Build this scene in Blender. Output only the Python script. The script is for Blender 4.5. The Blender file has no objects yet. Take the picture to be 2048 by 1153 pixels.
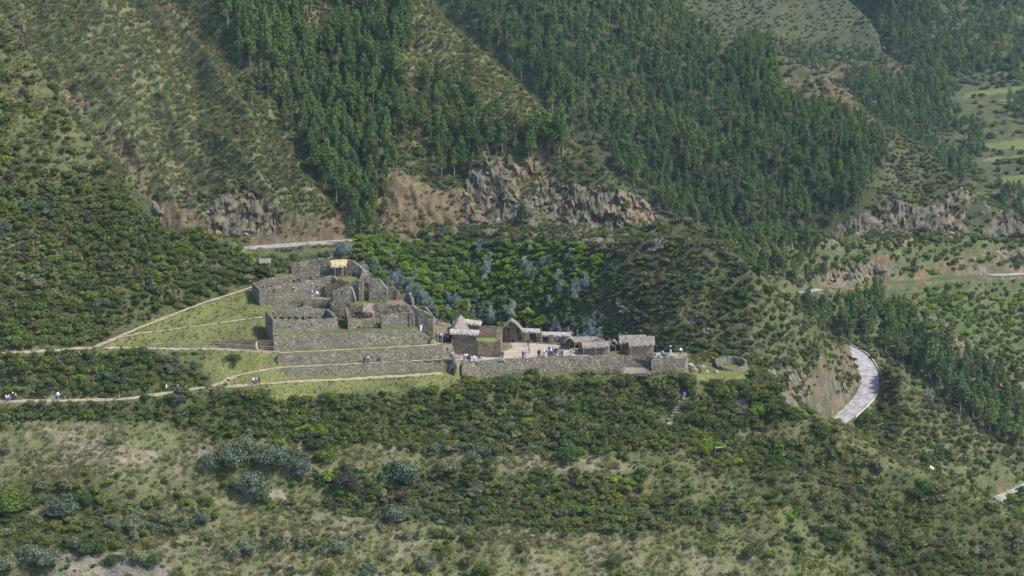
import bpy, bmesh, math, random
import numpy as np
from mathutils import Vector, Matrix

# ------------------------------------------------------------------ camera, sky, sun, exposure
SC = bpy.context.scene
COL = SC.collection
CAM_H = 131.6            # camera height above the plaza (z = 0), metres
PITCH = math.radians(13.0)
FPX = 5000.0             # focal length in pixels of the 2048 wide photograph
camd = bpy.data.cameras.new('camera'); cam = bpy.data.objects.new('camera', camd); COL.objects.link(cam)
cam.location = (0, 0, CAM_H); cam.rotation_euler = (math.radians(90) - PITCH, 0, 0)
camd.sensor_width = 36.0; camd.lens = 36.0 * FPX / 2048.0
camd.clip_start = 1.0; camd.clip_end = 8000.0
SC.camera = cam

SUN_EL = math.radians(50); SUN_AZ = math.radians(112)     # azimuth: clockwise from +Y (away from the camera)
world = bpy.data.worlds.new("World"); SC.world = world; world.use_nodes = True
wn = world.node_tree.nodes; wl = world.node_tree.links
bg = wn.get('Background') or wn.new('ShaderNodeBackground')
sky = wn.new('ShaderNodeTexSky'); sky.sky_type = 'NISHITA'; sky.sun_disc = False
sky.sun_elevation = SUN_EL; sky.sun_rotation = SUN_AZ; sky.altitude = 3000; sky.dust_density = 4.5; sky.air_density = 0.8
wl.new(sky.outputs[0], bg.inputs[0]); bg.inputs[1].default_value = 0.13
sund = bpy.data.lights.new('sun', 'SUN'); sun = bpy.data.objects.new('sun', sund); COL.objects.link(sun)
sund.energy = 2.6; sund.angle = math.radians(10); sund.color = (1.0, 0.94, 0.84)
sdir = Vector((math.sin(SUN_AZ) * math.cos(SUN_EL), math.cos(SUN_AZ) * math.cos(SUN_EL), math.sin(SUN_EL)))
sun.rotation_euler = sdir.to_track_quat('Z', 'Y').to_euler(); sun.location = (0, 300, 400)
SC.view_settings.view_transform = 'Standard'; SC.view_settings.look = 'None'
SC.view_settings.exposure = 1.6; SC.view_settings.gamma = 1.0; SC.view_settings.use_curve_mapping = False
SC.render.engine = 'CYCLES'

# ------------------------------------------------------------------ small helpers
rng = np.random.default_rng(7)
random.seed(7)
cp, sp = math.cos(PITCH), math.sin(PITCH)
def I(x, *pts):
    return np.interp(x, [p[0] for p in pts], [p[1] for p in pts])
def tanth(v):
    dv = (np.asarray(v, float) - 576.5) / FPX
    return (sp + dv * cp) / (cp - dv * sp)
def a_of(u, v):
    dv = (np.asarray(v, float) - 576.5) / FPX
    return ((np.asarray(u, float) - 1024.0) / FPX) / (cp - dv * sp)
def YZ(v, z):                       # distance at which a sight line through row v meets height z
    return (CAM_H - z) / tanth(v)
def ZY(v, Y):
    return CAM_H - Y * tanth(v)
def G(u, v, z=0.0):
    Y = float(YZ(v, z)); return Vector((float(a_of(u, v)) * Y, Y, z))
def project(X, Y, Z):
    dy = Y; dz = Z - CAM_H
    depth = dy * cp - dz * sp; up = dy * sp + dz * cp
    return 1024.0 + FPX * X / depth, 576.5 - FPX * up / depth
def step_up(vn, Yp, zp, s):         # next point on row vn reached with slope s from (Yp, zp)
    Y = (CAM_H - zp + s * Yp) / (float(tanth(vn)) + s)
    return Y, zp + s * (Y - Yp)

def _hash(ix, iy, seed):
    n = (ix.astype(np.int64) * 374761393 + iy.astype(np.int64) * 668265263 + seed * 974634777) & 0xffffffff
    n = ((n ^ (n >> 13)) * 1274126177) & 0xffffffff
    n = n ^ (n >> 16)
    return (n & 0xffff) / 65535.0
def vnoise(x, y, seed=0):
    x = np.asarray(x, float); y = np.asarray(y, float)
    ix = np.floor(x); iy = np.floor(y); fx = x - ix; fy = y - iy
    fx = fx * fx * (3 - 2 * fx); fy = fy * fy * (3 - 2 * fy)
    a = _hash(ix, iy, seed); b = _hash(ix + 1, iy, seed); c = _hash(ix, iy + 1, seed); d = _hash(ix + 1, iy + 1, seed)
    return (a + (b - a) * fx) * (1 - fy) + (c + (d - c) * fx) * fy
def fbm(x, y, seed=0, octv=4):
    s = 0; amp = 1; tot = 0
    for o in range(octv):
        s = s + amp * vnoise(x * 2 ** o, y * 2 ** o, seed + o * 17); tot += amp; amp *= 0.5
    return s / tot
def inpoly(u, v, poly):
    u = np.asarray(u); v = np.asarray(v); r = np.zeros(u.shape, bool)
    n = len(poly); j = n - 1
    for i in range(n):
        xi, yi = poly[i]; xj, yj = poly[j]
        if yi != yj:
            c = ((yi > v) != (yj > v)) & (u < (xj - xi) * (v - yi) / (yj - yi) + xi)
            r ^= c
        j = i
    return r

def mesh_np(name, V, F, mats=None, midx=None, smooth=False):
    V = np.asarray(V, np.float32); F = np.asarray(F, np.int32); k = F.shape[1]
    me = bpy.data.meshes.new(name)
    me.vertices.add(len(V)); me.vertices.foreach_set('co', V.ravel())
    me.loops.add(F.size); me.loops.foreach_set('vertex_index', F.ravel())
    me.polygons.add(len(F)); me.polygons.foreach_set('loop_start', np.arange(0, F.size, k, dtype=np.int32))
    if midx is not None: me.polygons.foreach_set('material_index', np.asarray(midx, np.int32))
    me.polygons.foreach_set('use_smooth', np.full(len(F), smooth))
    me.update(calc_edges=True)
    for m in (mats or []): me.materials.append(m)
    return me
def link(name, me, parent=None):
    o = bpy.data.objects.new(name, me); COL.objects.link(o)
    if parent is not None: o.parent = parent
    return o
def tag(o, label=None, cat=None, group=None, kind=None):
    if label: o['label'] = label
    if cat: o['category'] = cat
    if group: o['group'] = group
    if kind: o['kind'] = kind
    return o
def empty(name, loc, rz=0.0):
    o = bpy.data.objects.new(name, None); COL.objects.link(o); o.location = loc; o.rotation_euler = (0, 0, rz)
    o.empty_display_size = 0.5
    return o

# ------------------------------------------------------------------ materials
def new_mat(name):
    m = bpy.data.materials.new(name); m.use_nodes = True
    nt = m.node_tree; nt.nodes.clear()
    out = nt.nodes.new('ShaderNodeOutputMaterial'); b = nt.nodes.new('ShaderNodeBsdfPrincipled')
    nt.links.new(b.outputs[0], out.inputs[0])
    b.inputs['Roughness'].default_value = 0.9
    b.inputs['Specular IOR Level'].default_value = 0.15
    return m, nt, b
def N(nt, t, **kw):
    n = nt.nodes.new(t)
    for k, v in kw.items():
        if k.startswith('i_'):
            key = k[2:]; key = int(key) if key.isdigit() else key.replace('_', ' ')
            n.inputs[key].default_value = v
        else: setattr(n, k, v)
    return n
def ramp(nt, fac, stops, interp='LINEAR'):
    r = nt.nodes.new('ShaderNodeValToRGB'); r.color_ramp.interpolation = interp
    while len(r.color_ramp.elements) < len(stops): r.color_ramp.elements.new(0.5)
    for e, (p, c) in zip(r.color_ramp.elements, stops):
        e.position = p; e.color = (*c, 1) if len(c) == 3 else c
    nt.links.new(fac, r.inputs[0]); return r.outputs[0]
def mixc(nt, fac, a, b, mode='MIX'):
    n = nt.nodes.new('ShaderNodeMix'); n.data_type = 'RGBA'; n.blend_type = mode
    for sock, val in ((n.inputs[0], fac), (n.inputs[6], a), (n.inputs[7], b)):
        if isinstance(val, (int, float)): sock.default_value = val
        elif isinstance(val, tuple): sock.default_value = (*val, 1) if len(val) == 3 else val
        else: nt.links.new(val, sock)
    return n.outputs[2]
def noise(nt, co, scale, detail=4, rough=0.6, dist=0.0):
    n = N(nt, 'ShaderNodeTexNoise'); n.inputs['Scale'].default_value = scale; n.inputs['Detail'].default_value = detail
    n.inputs['Roughness'].default_value = rough; n.inputs['Distortion'].default_value = dist
    nt.links.new(co, n.inputs['Vector']); return n.outputs[0]
def bump(nt, b, h, strength=0.5, dist=0.1):
    n = N(nt, 'ShaderNodeBump'); n.inputs['Strength'].default_value = strength; n.inputs['Distance'].default_value = dist
    nt.links.new(h, n.inputs['Height']); nt.links.new(n.outputs[0], b.inputs['Normal'])
def pos(nt, sc=None):
    g = nt.nodes.new('ShaderNodeNewGeometry')
    if sc is None: return g.outputs['Position']
    m = N(nt, 'ShaderNodeVectorMath', operation='MULTIPLY'); nt.links.new(g.outputs['Position'], m.inputs[0]); m.inputs[1].default_value = sc
    return m.outputs[0]
def objco(nt, sc=(1, 1, 1)):
    g = nt.nodes.new('ShaderNodeTexCoord')
    m = N(nt, 'ShaderNodeVectorMath', operation='MULTIPLY'); nt.links.new(g.outputs['Object'], m.inputs[0]); m.inputs[1].default_value = sc
    return m.outputs[0]

def mat_terrain(name, g_dry, g_mid, g_lush, earth_a, earth_b, rock_a, rock_b, fine=1.0, scrub=0.5):
    m, nt, b = new_mat(name)
    at = N(nt, 'ShaderNodeAttribute', attribute_name='zone'); sep = N(nt, 'ShaderNodeSeparateColor')
    nt.links.new(at.outputs['Color'], sep.inputs[0])
    lush, earth, rock = sep.outputs[0], sep.outputs[1], sep.outputs[2]; dry = at.outputs['Alpha']
    P = pos(nt)
    n1 = noise(nt, P, 0.35 * fine, 5, 0.65); n2 = noise(nt, P, 2.2 * fine, 4, 0.7); n3 = noise(nt, P, 0.05, 3, 0.5)
    grass = mixc(nt, ramp(nt, n1, [(0.35, (0, 0, 0)), (0.62, (1, 1, 1))]), g_mid, g_dry)
    grass = mixc(nt, dry, mixc(nt, 0.7, grass, tuple(x * .7 for x in g_mid)), grass)
    grass = mixc(nt, lush, grass, g_lush)
    dk = ramp(nt, n2, [(0.35, (0.45, 0.5, 0.45)), (0.55, (1, 1, 1)), (0.72, (1.25, 1.25, 1.1))])
    grass = mixc(nt, 0.9, grass, dk, 'MULTIPLY')
    grass = mixc(nt, 1.0, grass, ramp(nt, n3, [(0.3, (0.8, 0.85, 0.8)), (0.7, (1.12, 1.08, 1.0))]), 'MULTIPLY')
    ec = mixc(nt, ramp(nt, noise(nt, pos(nt, (0.5, 0.5, 0.12)), 1.0, 5, 0.7), [(0.38, (0, 0, 0)), (0.62, (1, 1, 1))]), earth_a, earth_b)
    ec = mixc(nt, 0.8, ec, dk, 'MULTIPLY')
    ec = mixc(nt, ramp(nt, noise(nt, P, 0.5 * fine, 5, 0.75), [(0.50, (0, 0, 0)), (0.60, (0.8, 0.8, 0.8))]), ec, g_mid)
    st = noise(nt, pos(nt, (0.9, 0.9, 0.22)), 0.9 * fine, 7, 0.78, 0.8)
    rc = mixc(nt, ramp(nt, st, [(0.36, (0, 0, 0)), (0.62, (1, 1, 1))]), rock_a, rock_b)
    cr = noise(nt, pos(nt, (1.2, 1.2, 0.35)), 1.6 * fine, 5, 0.8, 1.5)
    rc = mixc(nt, 0.85, rc, ramp(nt, cr, [(0.40, (0.30, 0.29, 0.28)), (0.48, (0.95, 0.95, 0.95)), (0.66, (1.35, 1.3, 1.2))]), 'MULTIPLY')
    rc = mixc(nt, ramp(nt, noise(nt, P, 0.12, 4, 0.6), [(0.50, (0, 0, 0)), (0.62, (0.8, 0.8, 0.8))]), rc, earth_a)
    rc = mixc(nt, ramp(nt, noise(nt, P, 0.3, 5, 0.75), [(0.52, (0, 0, 0)), (0.60, (0.85, 0.85, 0.85))]), rc, g_mid)
    c = mixc(nt, earth, grass, ec); c = mixc(nt, rock, c, rc)
    nt.links.new(c, b.inputs['Base Color'])
    bump(nt, b, n2, 0.8, 0.25 / fine)
    b.inputs['Roughness'].default_value = 1.0; b.inputs['Specular IOR Level'].default_value = 0.0
    return m

def mat_leaf(name, dark, light, hue=0.5, trans=0.25, patch=0.08, tip=None):
    m, nt, b = new_mat(name)
    oi = N(nt, 'ShaderNodeObjectInfo'); P = pos(nt)
    n = noise(nt, P, 1.4, 3, 0.6); n2 = noise(nt, P, patch, 3, 0.6)
    c = mixc(nt, ramp(nt, n, [(0.36, (0, 0, 0)), (0.64, (1, 1, 1))]), dark, light)
    r = ramp(nt, oi.outputs['Random'], [(0.0, (0.62, 0.70, 0.70)), (0.4, (0.95, 0.95, 0.95)), (0.75, (1.15, 1.08, 0.85)), (1.0, (1.45, 1.3, 1.0))])
    c = mixc(nt, 0.9, c, r, 'MULTIPLY')
    c = mixc(nt, 0.9, c, ramp(nt, n2, [(0.3, (0.75, 0.8, 0.85)), (0.7, (1.2, 1.15, 1.0))]), 'MULTIPLY')
    if tip is not None:
        fl = noise(nt, P, 3.0, 2, 0.5)
        c = mixc(nt, ramp(nt, fl, [(0.64, (0, 0, 0)), (0.7, (1, 1, 1))]), c, tip)
    nt.links.new(c, b.inputs['Base Color'])
    tr = N(nt, 'ShaderNodeBsdfTranslucent'); nt.links.new(c, tr.inputs[0])
    mx = N(nt, 'ShaderNodeMixShader'); mx.inputs[0].default_value = trans
    nt.links.new(b.outputs[0], mx.inputs[1]); nt.links.new(tr.outputs[0], mx.inputs[2])
    out = [x for x in nt.nodes if x.type == 'OUTPUT_MATERIAL'][0]; nt.links.new(mx.outputs[0], out.inputs[0])
    b.inputs['Roughness'].default_value = 0.75; b.inputs['Specular IOR Level'].default_value = 0.12
    return m
def mat_simple(name, a, bcol, scale=2.0, sc=(1, 1, 1), bumpd=0.03, rough=0.9, world_co=True, lo=0.38, hi=0.62):
    m, nt, b = new_mat(name)
    co = pos(nt, sc) if world_co else objco(nt, sc)
    n = noise(nt, co, scale, 5, 0.65)
    nt.links.new(mixc(nt, ramp(nt, n, [(lo, (0, 0, 0)), (hi, (1, 1, 1))]), a, bcol), b.inputs['Base Color'])
    if bumpd: bump(nt, b, n, 0.7, bumpd)
    b.inputs['Roughness'].default_value = rough
    return m
def mat_stone(name, dark, mid, light, mortar, scale=3.0, moss=(0.05, 0.06, 0.025), adobe=None):
    m, nt, b = new_mat(name)
    P = pos(nt, (1, 1, 1.5))
    nd = N(nt, 'ShaderNodeTexNoise'); nd.inputs['Scale'].default_value = 2.5; nt.links.new(P, nd.inputs['Vector'])
    ad = N(nt, 'ShaderNodeVectorMath', operation='MULTIPLY_ADD'); nt.links.new(nd.outputs['Color'], ad.inputs[0]); ad.inputs[1].default_value = (0.25, 0.25, 0.25); nt.links.new(P, ad.inputs[2])
    v1 = N(nt, 'ShaderNodeTexVoronoi'); v1.inputs['Scale'].default_value = scale; nt.links.new(ad.outputs[0], v1.inputs['Vector'])
    v2 = N(nt, 'ShaderNodeTexVoronoi'); v2.feature = 'DISTANCE_TO_EDGE'; v2.inputs['Scale'].default_value = scale; nt.links.new(ad.outputs[0], v2.inputs['Vector'])
    sp_ = N(nt, 'ShaderNodeSeparateColor'); nt.links.new(v1.outputs['Color'], sp_.inputs[0])
    c = ramp(nt, sp_.outputs[0], [(0.0, dark), (0.45, mid), (0.8, mid), (1.0, light)])
    c = mixc(nt, ramp(nt, v2.outputs[0], [(0.02, (1, 1, 1)), (0.10, (0, 0, 0))]), c, mortar)
    big = noise(nt, pos(nt), 0.35, 5, 0.7)
    c = mixc(nt, 0.9, c, ramp(nt, big, [(0.3, (0.62, 0.63, 0.6)), (0.7, (1.2, 1.17, 1.1))]), 'MULTIPLY')
    if adobe is not None:
        c = mixc(nt, ramp(nt, noise(nt, pos(nt), 0.5, 4, 0.6), [(0.42, (0, 0, 0)), (0.58, (0.85, 0.85, 0.85))]), c, adobe)
    gm = N(nt, 'ShaderNodeNewGeometry'); sx = N(nt, 'ShaderNodeSeparateXYZ'); nt.links.new(gm.outputs['Normal'], sx.inputs[0])
    up = ramp(nt, sx.outputs[2], [(0.55, (0, 0, 0)), (0.9, (1, 1, 1))])
    mn = ramp(nt, noise(nt, pos(nt), 1.6, 4, 0.6), [(0.4, (0, 0, 0)), (0.6, (1, 1, 1))])
    mk = mixc(nt, 1.0, up, mn, 'MULTIPLY')
    c = mixc(nt, mk, c, moss)
    nt.links.new(c, b.inputs['Base Color'])
    bump(nt, b, ramp(nt, v2.outputs[0], [(0.0, (0, 0, 0)), (0.2, (1, 1, 1))]), 0.9, 0.08)
    b.inputs['Roughness'].default_value = 0.95
    return m
M = {}
M['fg'] = mat_terrain('terrain_near', (0.142, 0.140, 0.075), (0.078, 0.094, 0.042), (0.135, 0.145, 0.060), (0.215, 0.185, 0.130), (0.150, 0.128, 0.088), (0.085, 0.08, 0.07), (0.165, 0.15, 0.125))
M['mid'] = mat_terrain('terrain_mid', (0.168, 0.175, 0.098), (0.080, 0.096, 0.046), (0.070, 0.105, 0.030), (0.180, 0.130, 0.080), (0.098, 0.076, 0.050), (0.050, 0.046, 0.038), (0.180, 0.160, 0.125), fine=0.7)
M['far'] = mat_terrain('terrain_far', (0.130, 0.137, 0.080), (0.060, 0.074, 0.040), (0.125, 0.145, 0.062), (0.170, 0.128, 0.084), (0.092, 0.074, 0.052), (0.052, 0.048, 0.042), (0.165, 0.148, 0.120), fine=0.5)
M['leaf_dark'] = mat_leaf('leaf_dark', (0.044, 0.076, 0.024), (0.102, 0.148, 0.045))
M['leaf_olive'] = mat_leaf('leaf_olive', (0.062, 0.088, 0.030), (0.135, 0.168, 0.060))
M['leaf_lime'] = mat_leaf('leaf_lime', (0.075, 0.140, 0.018), (0.175, 0.255, 0.036))
M['leaf_grey'] = mat_leaf('leaf_grey', (0.075, 0.100, 0.068), (0.175, 0.205, 0.145))
M['leaf_pale'] = mat_leaf('leaf_pale', (0.080, 0.096, 0.042), (0.165, 0.180, 0.088))
M['leaf_brown'] = mat_leaf('leaf_brown', (0.060, 0.058, 0.044), (0.120, 0.110, 0.078))
M['leaf_yellow'] = mat_leaf('leaf_yellow', (0.06, 0.09, 0.015), (0.16, 0.18, 0.03), tip=(0.45, 0.36, 0.02))
M['euc_green'] = mat_leaf('eucalyptus_green', (0.036, 0.069, 0.023), (0.116, 0.168, 0.048), patch=0.03, trans=0.10)
M['euc_blue'] = mat_leaf('eucalyptus_blue', (0.12, 0.155, 0.175), (0.28, 0.335, 0.38))
M['grass'] = mat_leaf('grass_blades', (0.100, 0.106, 0.050), (0.210, 0.200, 0.112), trans=0.35)
M['grass_green'] = mat_leaf('grass_green', (0.080, 0.110, 0.036), (0.160, 0.190, 0.070), trans=0.35)
M['trunk'] = mat_simple('eucalyptus_bark', (0.13, 0.10, 0.08), (0.26, 0.23, 0.20), 1.5, (1, 1, 0.3), 0.02)
M['trunk_dark'] = mat_simple('shrub_bark', (0.05, 0.04, 0.03), (0.10, 0.08, 0.06), 3, bumpd=0.01)
M['stone'] = mat_stone('fieldstone', (0.135, 0.118, 0.090), (0.245, 0.220, 0.172), (0.41, 0.375, 0.31), (0.080, 0.070, 0.053))
M['stone_red'] = mat_stone('fieldstone_with_clay', (0.10, 0.082, 0.062), (0.19, 0.155, 0.118), (0.33, 0.285, 0.23), (0.085, 0.066, 0.048), adobe=(0.185, 0.135, 0.095))
M['adobe'] = mat_simple('adobe_plaster', (0.225, 0.155, 0.10), (0.30, 0.215, 0.14), 1.6, (1, 1, 0.5), 0.03)
M['adobe_red'] = mat_simple('red_clay_plaster', (0.155, 0.100, 0.072), (0.215, 0.148, 0.108), 1.8, (1, 1, 0.5), 0.03)
M['adobe_stone'] = mat_stone('stone_under_plaster', (0.12, 0.095, 0.07), (0.21, 0.165, 0.12), (0.33, 0.28, 0.23), (0.10, 0.078, 0.055), adobe=(0.235, 0.17, 0.115))
def mat_thatch(name, a, b_, c_):
    m, nt, b = new_mat(name)
    n = noise(nt, pos(nt, (5, 5, 1.5)), 1.6, 5, 0.75); n2 = noise(nt, pos(nt), 1.1, 4, 0.7)
    c = ramp(nt, n, [(0.3, a), (0.5, b_), (0.68, c_)])
    c = mixc(nt, 0.9, c, ramp(nt, n2, [(0.35, (0.6, 0.6, 0.62)), (0.65, (1.2, 1.2, 1.2))]), 'MULTIPLY')
    nt.links.new(c, b.inputs['Base Color']); bump(nt, b, n, 0.9, 0.12); return m
M['thatch'] = mat_thatch('old_grey_thatch', (0.085, 0.070, 0.055), (0.185, 0.16, 0.13), (0.32, 0.285, 0.235))
M['thatch_light'] = mat_thatch('bleached_thatch', (0.13, 0.115, 0.10), (0.29, 0.265, 0.23), (0.50, 0.47, 0.42))
M['thatch_new'] = mat_thatch('fresh_straw_thatch', (0.22, 0.18, 0.095), (0.40, 0.335, 0.18), (0.55, 0.475, 0.29))
M['wood'] = mat_simple('weathered_wood', (0.15, 0.12, 0.09), (0.30, 0.26, 0.20), 3, (3, 3, 0.6), 0.01)
M['sand'] = mat_simple('trodden_earth', (0.235, 0.198, 0.152), (0.325, 0.275, 0.215), 0.8, bumpd=0.06)
M['path'] = mat_simple('footpath_earth', (0.19, 0.16, 0.105), (0.33, 0.275, 0.20), 1.0, bumpd=0.06)
M['rock'] = mat_simple('grey_rock', (0.11, 0.10, 0.09), (0.28, 0.26, 0.23), 1.5, bumpd=0.2)
M['rock_dark'] = mat_simple('cliff_rock', (0.09, 0.08, 0.072), (0.22, 0.19, 0.165), 0.8, bumpd=0.2)
M['rock_pale'] = mat_simple('pale_rock', (0.30, 0.30, 0.29), (0.60, 0.60, 0.58), 1.2, bumpd=0.2)
M['road'] = mat_simple('worn_wet_asphalt', (0.185, 0.172, 0.168), (0.315, 0.295, 0.288), 0.5, (1, 1, 1), 0.01, rough=0.5, lo=.40, hi=.60)
M['concrete'] = mat_simple('concrete', (0.40, 0.38, 0.34), (0.55, 0.53, 0.48), 1.2, bumpd=0.02)
M['metal'] = mat_simple('grey_metal', (0.30, 0.30, 0.29), (0.42, 0.42, 0.40), 3, bumpd=0.0, rough=0.5)
# ------------------------------------------------------------------ terrain: every hill is a height field built from slope profiles
class Hill:
    def __init__(s, name, colf, umin, umax, Y0, Y1, mat, sx, sy, big=1.0, lab=None):
        s.name = name; s.mat = mat; s.umin, s.umax, s.Y0, s.Y1, s.sx, s.sy, s.big = umin, umax, Y0, Y1, sx, sy, big
        us = np.arange(umin, umax + 1, 6.0); cols = [colf(float(u)) for u in us]
        A = np.array([[c[0] for c in col] for col in cols]); Z = np.array([[c[1] for c in col] for col in cols])
        ai = []                                 # sight-line azimuth of every profile point
        for k in range(A.shape[1]):
            _, v = project(np.zeros(len(us)), A[:, k], Z[:, k]); ai.append(a_of(us, v))
        s.ag = np.linspace(min(a.min() for a in ai), max(a.max() for a in ai), 600)
        s.Yk = np.array([np.interp(s.ag, ai[k], A[:, k]) for k in range(A.shape[1])])
        s.Zk = np.array([np.interp(s.ag, ai[k], Z[:, k]) for k in range(A.shape[1])])
        s.carves = []; s.flat = []
        cu, cvv = project(s.ag[None, :] * s.Yk, s.Yk, s.Zk)
        kk = np.argmin(cvv, 0); ar = np.arange(len(s.ag))
        o = np.argsort(cu[kk, ar]); s.cu = cu[kk, ar][o]; s.cv = cvv[kk, ar][o]; s.cY = s.Yk[kk, ar][o]
    def base(s, X, Y):
        X = np.asarray(X, float); Y = np.asarray(Y, float)
        a = X / Y; n = len(s.ag); f = (a - s.ag[0]) / (s.ag[1] - s.ag[0]); f = np.clip(f, 0, n - 1.001); i = f.astype(int); t = f - i
        yk = s.Yk[:, i] * (1 - t) + s.Yk[:, i + 1] * t; zk = s.Zk[:, i] * (1 - t) + s.Zk[:, i + 1] * t
        z = zk[0] + (Y - yk[0]) * (zk[1] - zk[0]) / np.maximum(yk[1] - yk[0], 0.05)
        for k in range(len(yk) - 1):
            m = Y >= yk[k]
            tt = np.clip((Y - yk[k]) / np.maximum(yk[k + 1] - yk[k], 0.05), 0, 1)
            z = np.where(m, zk[k] + tt * (zk[k + 1] - zk[k]), z)
        m = Y > yk[-1]; z = np.where(m, zk[-1] + (Y - yk[-1]) * -0.6, z)
        return z
    def noise(s, X, Y):
        return s.big * NOISEF[s.name](X, Y)
    def height(s, X, Y):
        z = s.base(X, Y); z = z + s.noise(X, Y) * s.fade(X, Y)
        for pts, w, soft in s.carves:
            d, zc = dist_poly(X, Y, pts)
            t = np.clip((d - w) / soft, 0, 1); t = t * t * (3 - 2 * t)
            z = zc * (1 - t) + z * t
        return z
    def fade(s, X, Y): return 1.0
    def cast(s, u, v, fine=True):               # first point where the sight line meets the hill
        Ys = np.linspace(s.Y0, s.Y1, 2500); a = float(a_of(u, v))
        d = (CAM_H - Ys * float(tanth(v))) - s.height(a * Ys, Ys)
        i = np.argmax(d < 0)
        if not (d < 0).any(): i = int(np.argmin(d))
        if i > 0 and d[i] < 0: Y = Ys[i - 1] + (Ys[i] - Ys[i - 1]) * d[i - 1] / (d[i - 1] - d[i])
        else: Y = Ys[i]
        return Vector((a * Y, Y, float(s.height(np.array([a * Y]), np.array([Y]))[0])))
    def crest(s, u): return np.interp(u, s.cu, s.cv), np.interp(u, s.cu, s.cY)

def dist_poly(X, Y, pts):
    X = np.asarray(X, float); Y = np.asarray(Y, float)
    best = np.full(X.shape, 1e9); zb = np.zeros(X.shape)
    xs = [p[0] for p in pts]; ys = [p[1] for p in pts]
    near = (X > min(xs) - 12) & (X < max(xs) + 12) & (Y > min(ys) - 12) & (Y < max(ys) + 12)
    if not near.any(): return best, zb
    x = X[near]; y = Y[near]; b = best[near]; z = zb[near]
    for p, q in zip(pts[:-1], pts[1:]):
        dx, dy = q[0] - p[0], q[1] - p[1]; L = dx * dx + dy * dy + 1e-9
        t = np.clip(((x - p[0]) * dx + (y - p[1]) * dy) / L, 0, 1)
        d = np.hypot(x - p[0] - t * dx, y - p[1] - t * dy); m = d < b
        b = np.where(m, d, b); z = np.where(m, p[2] + t * (q[2] - p[2]), z)
    best[near] = b; zb[near] = z
    return best, zb

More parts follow.
